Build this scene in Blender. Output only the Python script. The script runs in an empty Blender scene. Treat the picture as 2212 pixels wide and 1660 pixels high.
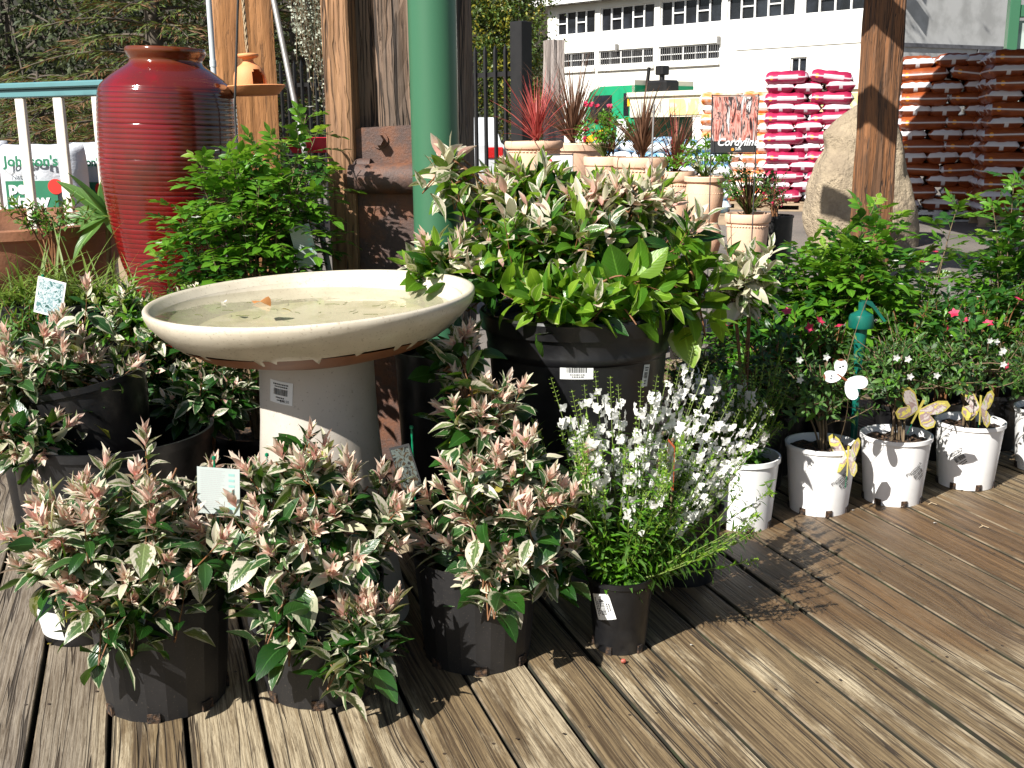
import bpy, math, random
import numpy as np
from mathutils import Vector, Matrix
R = math.radians
rng = random.Random(7)
sc = bpy.context.scene
col = sc.collection

# ---------------- camera ----------------
CAM_H = 1.12
PITCH = 13.2
ROLL = -0.54
FV = 2367.0            # focal length in units of a 2212 px wide picture
cam_d = bpy.data.cameras.new('camera')
cam = bpy.data.objects.new('camera', cam_d)
col.objects.link(cam)
cam.matrix_world = Matrix.Translation((0, 0, CAM_H)) @ Matrix.Rotation(R(90 - PITCH), 4, 'X') @ Matrix.Rotation(R(ROLL), 4, 'Z')
cam_d.sensor_width = 36
cam_d.lens = 36 * FV / 2212
cam_d.clip_start = 0.05
cam_d.clip_end = 600
sc.camera = cam
CM = cam.matrix_world.to_3x3()

# ---------------- sky and sun ----------------
SUN_EL = 40.5
SUN_AZ = (-math.cos(R(47)), -math.sin(R(47)))       # towards the sun, on the ground plane
w = bpy.data.worlds.new('World')
sc.world = w
w.use_nodes = True
wn = w.node_tree
bg = wn.nodes['Background']
sky = wn.nodes.new('ShaderNodeTexSky')
sky.sky_type = 'NISHITA'
sky.sun_disc = False
sky.sun_elevation = R(SUN_EL)
sky.sun_rotation = math.atan2(SUN_AZ[0], SUN_AZ[1])
wn.links.new(sky.outputs[0], bg.inputs[0])
bg.inputs[1].default_value = 0.052
sd = bpy.data.lights.new('sun', 'SUN')
sd.energy = 5.0
sd.angle = R(0.5)
sd.color = (1.0, 0.965, 0.90)
so = bpy.data.objects.new('sun', sd)
col.objects.link(so)
sv = Vector((SUN_AZ[0] * math.cos(R(SUN_EL)), SUN_AZ[1] * math.cos(R(SUN_EL)), math.sin(R(SUN_EL))))
so.rotation_euler = sv.to_track_quat('Z', 'Y').to_euler()
so.location = (-4, -2, 6)
sc.view_settings.view_transform = 'Standard'
sc.view_settings.look = 'None'
sc.view_settings.exposure = 0.88
sc.view_settings.gamma = 1.0
sc.cycles.max_bounces = 7
sc.cycles.transparent_max_bounces = 12
sc.cycles.caustics_reflective = False
sc.cycles.caustics_refractive = False

# ---------------- small tools ----------------
def ray(vx, vy):
    return CM @ Vector(((vx - 1106) / FV, -(vy - 830) / FV, -1.0))
def at(vx, vy, Y):
    r = ray(vx, vy); t = Y / r.y
    return Vector((r.x * t, Y, CAM_H + r.z * t))
def gp(vx, vy, z=0.0):
    r = ray(vx, vy); t = (z - CAM_H) / r.z
    return Vector((r.x * t, r.y * t, z))
def V(*a): return Vector(a)

def tag(o, label=None, cat=None, group=None, kind=None):
    if label: o['label'] = label
    if cat: o['category'] = cat
    if group: o['group'] = group
    if kind: o['kind'] = kind
    return o
def empty(name, loc, rz=0.0, label=None, cat=None, group=None):
    o = bpy.data.objects.new(name, None)
    o.empty_display_size = 0.05
    col.objects.link(o); o.location = loc; o.rotation_euler = (0, 0, rz)
    return tag(o, label, cat, group)
def kids(o):
    return [c for c in bpy.data.objects if c.parent == o]
def copy_tree(o, parent=None, loc=None, rz=None):
    c = o.copy(); col.objects.link(c)
    if parent is not None: c.parent = parent
    if loc is not None: c.location = loc
    if rz is not None: c.rotation_euler = (0, 0, rz)
    for ch in kids(o):
        copy_tree(ch, c)
    return c

class MB:
    def __init__(s): s.v = []; s.f = []; s.m = []; s.s = []
    def add(s, vs, fs, mi=0, smooth=False):
        k = len(s.v); s.v += [tuple(p) for p in vs]
        for f in fs:
            s.f.append(tuple(i + k for i in f)); s.m.append(mi); s.s.append(smooth)
        return s
    def box(s, c, d, rot=None, mi=0, bev=0.0):
        x, y, z = d[0] / 2, d[1] / 2, d[2] / 2
        c = Vector(c)
        if bev <= 0:
            vs = [Vector((a * x, b * y, e * z)) for a in (-1, 1) for b in (-1, 1) for e in (-1, 1)]
            fs = [(0, 1, 3, 2), (4, 6, 7, 5), (0, 4, 5, 1), (2, 3, 7, 6), (0, 2, 6, 4), (1, 5, 7, 3)]
        else:
            b_ = min(bev, x * .9, y * .9, z * .9)
            vs = []; idx = {}
            for a in (-1, 1):
                for b in (-1, 1):
                    for e in (-1, 1):
                        for ax in range(3):
                            p = [a * x, b * y, e * z]
                            for q in range(3):
                                if q != ax: p[q] -= (a, b, e)[q] * b_
                            idx[(a, b, e, ax)] = len(vs); vs.append(Vector(p))
            fs = []
            o4 = [(-1, -1), (1, -1), (1, 1), (-1, 1)]
            for sg in (-1, 1):
                for ax in range(3):
                    f = []
                    for (p, q) in o4:
                        t = [0, 0, 0]; t[ax] = sg; t[(ax + 1) % 3] = p; t[(ax + 2) % 3] = q
                        f.append(idx[(t[0], t[1], t[2], ax)])
                    fs.append(tuple(f if sg > 0 else f[::-1]))
            for ax in range(3):
                a1, a2 = (ax + 1) % 3, (ax + 2) % 3
                for p in (-1, 1):
                    for q in (-1, 1):
                        t0 = [0, 0, 0]; t0[ax] = -1; t0[a1] = p; t0[a2] = q
                        t1 = list(t0); t1[ax] = 1
                        f = [idx[(*t0, a1)], idx[(*t1, a1)], idx[(*t1, a2)], idx[(*t0, a2)]]
                        fs.append(tuple(f if p * q < 0 else f[::-1]))
            for a in (-1, 1):
                for b in (-1, 1):
                    for e in (-1, 1):
                        f = [idx[(a, b, e, 0)], idx[(a, b, e, 1)], idx[(a, b, e, 2)]]
                        fs.append(tuple(f if a * b * e > 0 else f[::-1]))
        if rot is not None: vs = [rot @ v for v in vs]
        return s.add([v + c for v in vs], fs, mi)
    def tube(s, pts, rad, n=8, mi=0, caps=True, smooth=True):
        pts = [Vector(p) for p in pts]
        if not hasattr(rad, '__len__'): rad = [rad] * len(pts)
        vs = []; fs = []
        up = Vector((0, 0, 1)); e1 = None
        for i, p in enumerate(pts):
            t = (pts[min(i + 1, len(pts) - 1)] - pts[max(i - 1, 0)])
            t = t.normalized() if t.length > 1e-9 else Vector((0, 0, 1))
            if e1 is None:
                e1 = t.cross(up)
                if e1.length < 1e-3: e1 = t.cross(Vector((1, 0, 0)))
            e1 = (e1 - t * e1.dot(t)).normalized(); e2 = t.cross(e1)
            for k in range(n):
                a = 2 * math.pi * k / n
                vs.append(p + (e1 * math.cos(a) + e2 * math.sin(a)) * rad[i])
        for i in range(len(pts) - 1):
            for k in range(n):
                k2 = (k + 1) % n
                fs.append((i * n + k, i * n + k2, (i + 1) * n + k2, (i + 1) * n + k))
        s.add(vs, fs, mi, smooth)
        if caps:
            s.add(vs[:n], [tuple(range(n))[::-1]], mi); s.add(vs[-n:], [tuple(range(n))], mi)
        return s
    def lathe(s, prof, n=48, c=(0, 0, 0), mi=0, smooth=True, M=None, wob=None, a0=0.0):
        vs = []; fs = []; c = Vector(c); brk = set(); p2 = []
        for i, p in enumerate(prof):
            p2.append(p)
            if smooth and 0 < i < len(prof) - 1:
                a1 = math.atan2(p[1] - prof[i - 1][1], p[0] - prof[i - 1][0]); a2 = math.atan2(prof[i + 1][1] - p[1], prof[i + 1][0] - p[0])
                if abs((a2 - a1 + math.pi) % (2 * math.pi) - math.pi) > R(38): brk.add(len(p2) - 1); p2.append(p)
        prof = p2
        for (r, z) in prof:
            for k in range(n):
                a = a0 + 2 * math.pi * k / n
                rr = r * (1 + (wob(a, z) if wob else 0))
                vs.append(Vector((rr * math.cos(a), rr * math.sin(a), z)))
        if M is not None: vs = [M @ v for v in vs]
        vs = [v + c for v in vs]
        for i in range(len(prof) - 1):
            if i in brk: continue
            for k in range(n):
                k2 = (k + 1) % n
                fs.append((i * n + k, i * n + k2, (i + 1) * n + k2, (i + 1) * n + k))
        return s.add(vs, fs, mi, smooth)
    def prism(s, outl, th, M=None, mi=0):
        """outline in local xy, thickness along local z (0..th)"""
        n = len(outl)
        vs = [Vector((x, y, 0)) for x, y in outl] + [Vector((x, y, th)) for x, y in outl]
        if M is not None: vs = [M @ v for v in vs]
        fs = [tuple(range(n))[::-1], tuple(range(n, 2 * n))] + [(i, (i + 1) % n, (i + 1) % n + n, i + n) for i in range(n)]
        return s.add(vs, fs, mi)
    def build(s, name, mats, parent=None, loc=None, rot=None, label=None, cat=None, group=None, kind=None, origin=None):
        me = bpy.data.meshes.new(name)
        vs = s.v
        if origin is not None:
            ox, oy, oz = origin
            vs = [(a - ox, b - oy, c - oz) for a, b, c in vs]
        me.from_pydata(vs, [], s.f)
        if not isinstance(mats, (list, tuple)): mats = [mats]
        for m in mats: me.materials.append(m)
        me.polygons.foreach_set('material_index', s.m)
        me.polygons.foreach_set('use_smooth', s.s)
        me.update()
        o = bpy.data.objects.new(name, me); col.objects.link(o)
        if parent is not None: o.parent = parent
        if loc is not None: o.location = loc
        elif origin is not None: o.location = origin
        if rot is not None: o.rotation_euler = rot
        return tag(o, label, cat, group, kind)

def frame_from(xaxis, up=(0, 0, 1)):
    """4x4 with local x = xaxis, local y = 'up' made perpendicular, local z = normal"""
    x = Vector(xaxis).normalized(); z = x.cross(Vector(up)).normalized(); y = z.cross(x)
    return Matrix((x, y, z)).transposed().to_4x4()

def text(name, body, size, M, m, parent=None, ex=0.0004, shear=0.0, align='LEFT', space=1.0, bold=0.0):
    cu = bpy.data.curves.new('t', 'FONT'); cu.body = body; cu.size = size; cu.extrude = ex; cu.shear = shear
    cu.align_x = align; cu.space_line = space; cu.resolution_u = 3; cu.offset = bold
    o = bpy.data.objects.new('t', cu); col.objects.link(o)
    dg = bpy.context.evaluated_depsgraph_get()
    me = bpy.data.meshes.new_from_object(o.evaluated_get(dg))
    me.transform(M); me.materials.clear(); me.materials.append(m); me.name = name
    bpy.data.objects.remove(o)
    r = bpy.data.objects.new(name, me); col.objects.link(r)
    if parent is not None: r.parent = parent
    return r
# ---------------- materials ----------------
class NT:
    def __init__(s, name):
        s.m = bpy.data.materials.new(name); s.m.use_nodes = True
        s.t = s.m.node_tree; s.b = s.t.nodes['Principled BSDF']; s.out = s.t.nodes['Material Output']
    def n(s, typ, ins=None, **pr):
        k = s.t.nodes.new('ShaderNode' + typ)
        for a, b in pr.items(): setattr(k, a, b)
        for a, b in (ins or {}).items():
            if isinstance(b, bpy.types.NodeSocket): s.t.links.new(b, k.inputs[a])
            else: k.inputs[a].default_value = b
        return k
    def L(s, a, b): s.t.links.new(a, b)
    def set(s, **k):
        for a, b in k.items():
            i = s.b.inputs[a.replace('_', ' ')]
            if isinstance(b, bpy.types.NodeSocket): s.L(b, i)
            else: i.default_value = b
    def mix(s, f, a, b, blend='MIX'):
        k = s.t.nodes.new('ShaderNodeMix'); k.data_type = 'RGBA'; k.blend_type = blend
        for i, x in ((0, f), (6, a), (7, b)):
            if isinstance(x, bpy.types.NodeSocket): s.L(x, k.inputs[i])
            else: k.inputs[i].default_value = x if i == 0 else c4(x)
        return k.outputs[2]
    def ma(s, op, a, b=0.0, clamp=False):
        k = s.t.nodes.new('ShaderNodeMath'); k.operation = op; k.use_clamp = clamp
        for i, x in ((0, a), (1, b)):
            if isinstance(x, bpy.types.NodeSocket): s.L(x, k.inputs[i])
            else: k.inputs[i].default_value = x
        return k.outputs[0]
    def ss(s, x, lo, hi, a=0.0, b=1.0):
        k = s.t.nodes.new('ShaderNodeMapRange'); k.interpolation_type = 'SMOOTHSTEP'
        if isinstance(x, bpy.types.NodeSocket): s.L(x, k.inputs[0])
        for i, q in ((1, lo), (2, hi), (3, a), (4, b)): k.inputs[i].default_value = q
        return k.outputs[0]
    def noise(s, vec, scale, detail=4.0, rough=0.55, dist=0.0):
        k = s.n('TexNoise', {'Scale': scale, 'Detail': detail, 'Roughness': rough, 'Distortion': dist})
        if vec is not None: s.L(vec, k.inputs['Vector'])
        return k.outputs['Fac']
    def obj(s): return s.n('TexCoord').outputs['Object']
    def scale(s, vec, sx, sy, sz, loc=(0, 0, 0)):
        k = s.n('Mapping', {'Vector': vec, 'Scale': (sx, sy, sz), 'Location': loc}); return k.outputs[0]
    def bump(s, h, st=0.3, d=0.01):
        k = s.n('Bump', {'Height': h, 'Strength': st, 'Distance': d}); s.L(k.outputs[0], s.b.inputs['Normal']); return k
def c4(c): return (c[0], c[1], c[2], 1.0) if hasattr(c, '__len__') and len(c) >= 3 else c

def plain(name, c, rough=0.55, var=0.12, scale=14.0, bump=0.0, bs=60.0, spec=0.5, metal=0.0, c2=None, lo=.45, hi=.7):
    t = NT(name); o = t.obj()
    n = t.noise(o, scale, 5)
    dark = [x * (1 - var * 1.6) for x in c] if c2 is None else c2
    t.set(Base_Color=t.mix(t.ss(n, lo, hi), c, dark), Roughness=rough, Metallic=metal)
    t.b.inputs['Specular IOR Level'].default_value = spec
    if bump: t.bump(t.noise(o, bs, 6), bump, .004)
    return t.m

M = {}
M['black_plastic'] = (lambda t: (t.set(Base_Color=t.mix(t.ss(t.noise(t.obj(), 9, 8), .5, .8), (.007, .007, .008), (.028, .026, .024)),
        Roughness=t.ss(t.noise(t.obj(), 30, 5), .3, .7, .28, .5)), t.bump(t.noise(t.obj(), 120, 3), .12, .002), t.m)[-1])(NT('black_plastic'))
M['black_matte'] = (lambda t: (t.set(Base_Color=t.mix(t.ss(t.noise(t.obj(), 260, 2), .66, .72), t.mix(t.ss(t.noise(t.scale(t.obj(), 12, 12, 5), 1, 8), .4, .75), (.012, .0115, .012), (.024, .022, .022)), (.06, .05, .04)),
        Roughness=.55), t.bump(t.noise(t.obj(), 90, 5), .2, .002), t.m)[-1])(NT('black_matte'))
M['white_plastic'] = plain('white_plastic', (.84, .83, .82), .38, .06, 8, c2=(.72, .70, .66), lo=.5, hi=.85)
M['soil'] = (lambda t: (t.set(Base_Color=t.mix(t.ss(t.n('TexVoronoi', {'Vector': t.obj(), 'Scale': 90.0}).outputs['Distance'], .1, .7), (.10, .052, .025), (.016, .01, .007)), Roughness=.8),
        t.bump(t.noise(t.obj(), 80, 6), 1.0, .01), t.m)[-1])(NT('soil'))
M['bark'] = plain('bark_stem', (.20, .085, .03), .6, .3, 60, c2=(.09, .045, .02))
M['green_stem'] = plain('green_stem', (.12, .17, .03), .5, .2, 40)
M['brown_stem'] = plain('brown_stem', (.16, .11, .06), .7, .3, 40)
M['trunk'] = plain('tree_bark', (.10, .08, .06), .9, .4, 8, bump=.8, bs=20)
M['terracotta'] = plain('terracotta', (.60, .26, .12), .75, .12, 5, bump=.25, bs=90, c2=(.42, .19, .10), lo=.5, hi=.8)
M['terracotta_pale'] = plain('terracotta_pale', (.78, .50, .34), .8, .1, 6, bump=.25, bs=90, c2=(.70, .43, .30), lo=.5, hi=.8)
M['terracotta_dark'] = plain('terracotta_aged', (.30, .13, .065), .75, .2, 5, bump=.4, bs=70, c2=(.17, .08, .045), lo=.4, hi=.75)
M['feeder'] = plain('terracotta_orange', (.72, .30, .12), .7, .08, 10, bump=.15, bs=120)
M['green_paint'] = (lambda t: (t.set(Base_Color=(.042, .135, .072, 1), Roughness=.33), t.bump(t.noise(t.obj(), 300, 2), .05, .001), t.m)[-1])(NT('green_paint'))
M['teal_paint'] = plain('teal_paint', (.10, .235, .25), .4, .15, 6)
M['cream_paint'] = plain('cream_paint', (.78, .72, .62), .5, .1, 9)
M['black_metal'] = plain('black_metal', (.014, .013, .013), .45, .2, 10)
M['dark_wire'] = plain('dark_wire', (.05, .05, .05), .5, .2, 10)
M['grey_metal'] = plain('grey_metal', (.28, .27, .26), .45, .2, 12, metal=.3)
M['pipe_pale'] = plain('pale_pipe_paint', (.52, .56, .58), .4, .1, 5)
M['teal_plastic'] = plain('teal_plastic', (.006, .115, .085), .3, .15, 15)
M['green_plastic'] = plain('green_plastic', (.0, .17, .075), .4, .1, 30)
M['white_card'] = plain('white_card', (.80, .80, .78), .5, .04, 12)
M['grey_card'] = plain('grey_card', (.60, .62, .60), .5, .04, 12)
M['tag_dull'] = plain('tag_dull', (.30, .36, .32), .5, .04, 12)
M['nail'] = plain('nail_head', (.05, .035, .025), .5, .2, 30)
M['grey_card2'] = plain('label_card', (.42, .47, .45), .5, .04, 12)
M['ink'] = plain('black_ink', (.03, .03, .03), .6, .05, 10)
M['white_ink'] = plain('white_ink', (.85, .85, .85), .6, .02, 10)
M['green_ink'] = plain('green_ink', (.02, .18, .09), .6, .05, 10)
M['teal_ink'] = plain('teal_ink', (.25, .45, .42), .6, .05, 10)
M['red_ink'] = plain('red_ink', (.65, .03, .02), .5, .05, 10)
M['orange_ink'] = plain('orange_ink', (.85, .30, .02), .5, .05, 10)
M['rust_ink'] = plain('rust_red_ink', (.38, .07, .02), .5, .05, 10)
M['grey_ink'] = plain('grey_ink', (.4, .4, .4), .6, .05, 10)
M['wall_white'] = plain('wall_white', (.80, .78, .72), .85, .04, .6, bump=.05, bs=30, c2=(.76, .74, .68))
M['wall_grey'] = plain('wall_rendered', (.50, .50, .49), .9, .2, 1.2, bump=.2, bs=12, c2=(.36, .36, .35), lo=.4, hi=.65)  # mottled tone put in for the dappled light on this wall
M['frame_white'] = plain('window_frame_white', (.75, .75, .74), .5, .05, 5)
M['glass_dark'] = (lambda t: (t.set(Base_Color=t.mix(t.ss(t.noise(t.obj(), 1.2, 6), .4, .7), (.012, .013, .015), (.03, .035, .045)), Roughness=.12), t.m)[-1])(NT('window_glass'))
M['roof_grey'] = plain('roof_sheet_grey', (.12, .12, .13), .6, .2, 4)
M['rust'] = (lambda t: (t.set(Base_Color=t.mix(t.ss(t.noise(t.obj(), 9, 9, .7), .42, .62), (.085, .052, .043), (.18, .072, .035)), Roughness=.62), t.bump(t.noise(t.obj(), 140, 6, .7), .6, .004), t.m)[-1])(NT('rusty_steel'))
M['rope'] = plain('rope', (.42, .32, .2), .9, .4, 90, bump=.8, bs=200)
M['galv'] = plain('rubber_black', (.02, .02, .02), .6, .1, 10)
M['asphalt'] = (lambda t: (t.set(Base_Color=t.mix(t.ss(t.noise(t.obj(), .5, 6), .4, .7), t.mix(t.ss(t.noise(t.obj(), 120, 3), .4, .6), (.155, .135, .115), (.215, .185, .16)), (.11, .1, .088)), Roughness=.85),
        t.bump(t.noise(t.obj(), 90, 4), .5, .01), t.m)[-1])(NT('asphalt'))
M['earth'] = plain('hill_earth', (.05, .04, .028), .95, .4, .3, bump=.6, bs=2, c2=(.022, .022, .014))
M['pallet_white'] = plain('pallet_white', (.62, .63, .64), .7, .2, 5, c2=(.4, .4, .4))
M['pallet_wood'] = plain('pallet_wood', (.38, .28, .18), .8, .3, 5)
M['truck_green'] = plain('truck_green', (.02, .30, .14), .25, .1, 3)
M['truck_dark'] = plain('truck_dark_green', (.02, .10, .06), .3, .1, 3)
M['truck_cream'] = plain('truck_tray', (.72, .68, .55), .4, .08, 2)
M['yellow'] = plain('yellow_paint', (.80, .42, .02), .35, .05, 3)
M['car_white'] = plain('car_paint_silver', (.62, .64, .66), .25, .05, 3)
M['lamp_red'] = plain('tail_lamp_red', (.5, .01, .01), .2, .05, 3)
M['red_plastic'] = plain('red_plastic', (.62, .02, .05), .35, .1, 5)

def wood_post(name, ca, cb, cc, gscale=30.0, crack=.6, zs=.03, cw=.016, lw=.6):
    t = NT(name); o = t.obj()
    g = t.scale(o, gscale, gscale, gscale * zs)
    warp = t.noise(t.scale(o, 5, 5, 1.2), 1, 3)
    gg = t.n('VectorMath', {0: g, 1: (0, 0, 0)}, operation='ADD')
    cx = t.n('CombineXYZ', {'X': t.ma('MULTIPLY', warp, 3.0), 'Y': t.ma('MULTIPLY', warp, -2.0), 'Z': 0.0})
    t.L(cx.outputs[0], gg.inputs[1])
    n1 = t.noise(gg.outputs[0], 1.0, 7, .6)
    n2 = t.noise(gg.outputs[0], 3.0, 5, .7)
    n3 = t.noise(gg.outputs[0], .55, 3, .55, .4)
    big = t.noise(t.scale(o, 4, 4, .9), 1, 4)
    c = t.mix(t.ss(n1, .35, .65), ca, cb)
    c = t.mix(t.ss(big, .45, .65), c, cc)
    sp_ = t.n('SeparateXYZ', {0: o}); xy = t.ma('ADD', sp_.outputs[0], t.ma('MULTIPLY', sp_.outputs[1], 1.0))
    ln = t.ma('SINE', t.ma('ADD', t.ma('MULTIPLY', xy, gscale * 11), t.ma('MULTIPLY', t.noise(t.scale(o, 9, 9, 1.6), 1, 4, .6), 34.0)))
    ln = t.ma('MULTIPLY', t.ss(ln, .55, .95), t.ss(t.noise(t.scale(o, 26, 26, 3), 1, 3), .42, .6))
    ck = t.ma('MAXIMUM', t.ss(t.ma('ABSOLUTE', t.ma('SUBTRACT', n3, .5)), .004, cw, 1, 0), t.ma('MAXIMUM', t.ma('MULTIPLY', ln, lw), t.ma('MULTIPLY', t.ss(n2, .60, .68), .7)))
    c = t.mix(t.ma('MULTIPLY', ck, crack), c, (.02, .013, .009))
    t.set(Base_Color=c, Roughness=.75)
    h = t.ma('SUBTRACT', n1, t.ma('MULTIPLY', ck, .8))
    t.bump(h, .9, .006)
    return t.m
M['post_weathered'] = wood_post('post_weathered', (.21, .135, .09), (.12, .085, .062), (.24, .165, .115), 38, .97, .04, .03, 1.0)
M['post_orange'] = wood_post('post_orange', (.42, .19, .065), (.28, .12, .04), (.45, .23, .10), 22, .6, .02, .008, .25)
M['post_stained'] = wood_post('post_stained', (.25, .105, .038), (.10, .05, .024), (.17, .075, .03), 26, .85, .03, .022)
M['post_tan'] = wood_post('post_tan', (.36, .19, .09), (.20, .105, .055), (.42, .28, .16), 30, .8, .03, .02)
M['post_grey'] = wood_post('post_grey', (.36, .31, .28), (.22, .18, .16), (.42, .38, .35), 24, .5, .03)

def deck_mat():
    t = NT('deck_timber'); o = t.obj()
    sep = t.n('SeparateXYZ', {0: o}); x, y = sep.outputs[0], sep.outputs[1]
    bid = t.n('Attribute', attribute_name='board').outputs['Fac']
    br = t.n('TexWhiteNoise', {'W': bid}, noise_dimensions='1D').outputs['Value']
    off = t.ma('MULTIPLY', br, 37.0)
    # knots: warp the grain round scattered points
    ox = t.ma('ADD', x, off)
    p = t.n('CombineXYZ', {'X': t.ma('MULTIPLY', ox, 1.0), 'Y': t.ma('ADD', y, off), 'Z': off}).outputs[0]
    vo = t.n('TexVoronoi', {'Vector': t.scale(p, 5.2, 1.25, 1), 'Scale': 1.0}); gate = t.ss(vo.outputs['Color'], .60, .62, 1.0, 0.0)
    kn = t.ma('ADD', vo.outputs['Distance'], gate)
    knot = t.ss(kn, .0, .30, 1.0, 0.0)
    warp = t.noise(t.scale(p, 5, 1.6, 1), 1, 2)
    gx = t.ma('ADD', ox, t.ma('ADD', t.ma('MULTIPLY', warp, .022), t.ma('MULTIPLY', knot, .035)))
    gv = t.n('CombineXYZ', {'X': gx, 'Y': t.ma('MULTIPLY', y, .022), 'Z': off}).outputs[0]
    n1 = t.noise(gv, 60, 6, .65)
    n2 = t.noise(gv, 190, 4, .7)
    gv3 = t.n('CombineXYZ', {'X': gx, 'Y': t.ma('MULTIPLY', y, .020), 'Z': off}).outputs[0]
    n3 = t.noise(gv3, 26, 3, .5)
    n4 = t.noise(gv3, 13, 3, .5)
    cold = (.052, .031, .013); cmid = (.215, .152, .078); clt = (.56, .465, .31)
    ring = t.ma('SINE', t.ma('ADD', t.ma('MULTIPLY', gx, 560.0), t.ma('MULTIPLY', t.noise(gv, 22, 4, .6), 40.0)))
    ring = t.ma('ADD', t.ma('MULTIPLY', ring, .5), .5)
    n5 = t.noise(gv, 210, 5, .85)
    n6 = t.noise(t.n('CombineXYZ', {'X': gx, 'Y': t.ma('MULTIPLY', y, .06), 'Z': off}).outputs[0], 330, 3, .7)
    gr = t.ma('ADD', t.ma('MULTIPLY', n1, .55), t.ma('ADD', t.ma('MULTIPLY', ring, .09), t.ma('MULTIPLY', n5, .38)))
    c = t.mix(t.ss(gr, .38, .60), cold, cmid)
    # weathered pale patches stretched along the boards
    pat = t.noise(t.n('CombineXYZ', {'X': ox, 'Y': t.ma('MULTIPLY', y, .16), 'Z': off}).outputs[0], 15, 7, .68)
    pv = t.ma('ADD', pat, t.ma('MULTIPLY', t.ma('SUBTRACT', br, .5), .30))
    pw = t.ma('MULTIPLY', t.ss(pv, .46, .64), t.ss(n5, .40, .58, .25, 1.0))
    c = t.mix(pw, c, clt)
    # the two boards at the left edge are greyer
    gl = t.ss(x, -.20, -.12, 1.0, 0.0)
    c = t.mix(t.ma('MULTIPLY', gl, .75), c, t.mix(t.ss(n5, .40, .60), (.13, .105, .078), (.26, .225, .185)))
    # damp brown area
    wn_ = t.noise(t.scale(o, 1.6, 1.0, 1), 1.4, 4)
    dx = t.ma('SUBTRACT', x, 1.80); dy = t.ma('SUBTRACT', y, 2.25)
    dd = t.ma('ADD', t.ma('MULTIPLY', t.ma('MULTIPLY', dx, dx), 1.5), t.ma('MULTIPLY', t.ma('MULTIPLY', dy, dy), 2.6))
    wet = t.ma('MULTIPLY', t.ss(t.ma('ADD', dd, t.ma('MULTIPLY', t.ma('SUBTRACT', wn_, .5), 1.6)), .15, .95, 1.0, 0.0), .85)
    c = t.mix(wet, c, t.mix(t.ss(n1, .3, .7), (.052, .026, .010), (.165, .088, .036)))
    # cracks and pores
    ck = t.ma('MULTIPLY', t.ss(t.ma('ABSOLUTE', t.ma('SUBTRACT', n3, .5)), .004, .013, 1, 0), t.ss(n4, .42, .52))
    ck = t.ma('MAXIMUM', ck, t.ma('MULTIPLY', t.ss(t.ma('ABSOLUTE', t.ma('SUBTRACT', n4, .47)), .002, .007, 1, 0), t.ss(n3, .38, .5)))
    c = t.mix(t.ma('MULTIPLY', ck, .88), c, (.015, .010, .007))
    c = t.mix(t.ma('MULTIPLY', t.ss(n2, .56, .64), .6), c, (.045, .028, .014))
    c = t.mix(t.ma('MULTIPLY', t.ss(n6, .56, .64), .55), c, (.05, .030, .015))
    c = t.mix(t.ma('MULTIPLY', t.ss(n6, .44, .36), .0), c, (.5, .42, .3))
    kr = t.ss(kn, .035, .075, 1.0, 0.0)
    c = t.mix(t.ma('MULTIPLY', kr, .7), c, (.07, .04, .022))
    kr2 = t.ma('MULTIPLY', t.ss(kn, .07, .09, 0.0, 1.0), t.ss(kn, .09, .13, 1.0, 0.0))
    c = t.mix(t.ma('MULTIPLY', kr2, .5), c, (.05, .03, .02))
    c = t.mix(t.ma('MULTIPLY', t.ss(br, 0, 1), .55), c, t.mix(.6, c, (.075, .048, .024)))
    # green along some gaps
    t.set(Base_Color=c, Roughness=t.ma('SUBTRACT', .74, t.ma('MULTIPLY', wet, .26)))
    h = t.ma('SUBTRACT', t.ma('ADD', n1, t.ma('MULTIPLY', n2, .5)), t.ma('MULTIPLY', ck, 1.6))
    h = t.ma('ADD', h, t.ma('MULTIPLY', ring, .15))
    t.bump(h, .7, .003)
    return t.m
M['deck'] = deck_mat()
M['deck_side'] = plain('deck_board_side', (.018, .016, .009), .9, .3, 12, c2=(.03, .035, .012))
M['deck_edge'] = plain('deck_board_arris', (.19, .145, .095), .7, .3, 9, c2=(.06, .045, .025), lo=.38, hi=.58)
M['joist'] = plain('joist_dark', (.02, .014, .01), .9, .2, 5)

def jar_mat():
    t = NT('red_glaze'); o = t.obj(); sep = t.n('SeparateXYZ', {0: o}); z = sep.outputs[2]; x = sep.outputs[0]
    n = t.noise(t.scale(o, 5, 5, 3), 1, 6, .65)
    sp = t.noise(o, 70, 5, .7)
    c = t.mix(t.ss(n, .35, .7), (.195, .005, .008), (.11, .011, .006))
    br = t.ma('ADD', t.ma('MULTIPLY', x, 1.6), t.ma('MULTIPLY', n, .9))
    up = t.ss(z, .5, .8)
    c = t.mix(t.ma('MULTIPLY', t.ss(br, .38, .72), up), c, (.055, .014, .006))  # brown glaze on the upper right, also painting in the shaded side
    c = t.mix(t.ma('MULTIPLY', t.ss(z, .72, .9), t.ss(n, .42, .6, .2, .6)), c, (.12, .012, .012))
    c = t.mix(t.ma('MULTIPLY', t.ss(sp, .6, .75), .5), c, (.12, .05, .015))
    c = t.mix(t.ss(z, 1.075, 1.10), c, (.13, .03, .008))
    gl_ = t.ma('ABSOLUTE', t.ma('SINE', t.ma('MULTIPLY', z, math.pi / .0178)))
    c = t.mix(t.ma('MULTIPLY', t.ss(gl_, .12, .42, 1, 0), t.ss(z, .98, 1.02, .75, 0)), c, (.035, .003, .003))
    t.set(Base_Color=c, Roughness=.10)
    t.b.inputs['Coat Weight'].default_value = .6
    t.b.inputs['Coat Roughness'].default_value = .08
    t.bump(t.noise(t.scale(o, 2, 2, 30), 4, 5), .25, .003)
    return t.m
M['jar'] = jar_mat()

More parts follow.
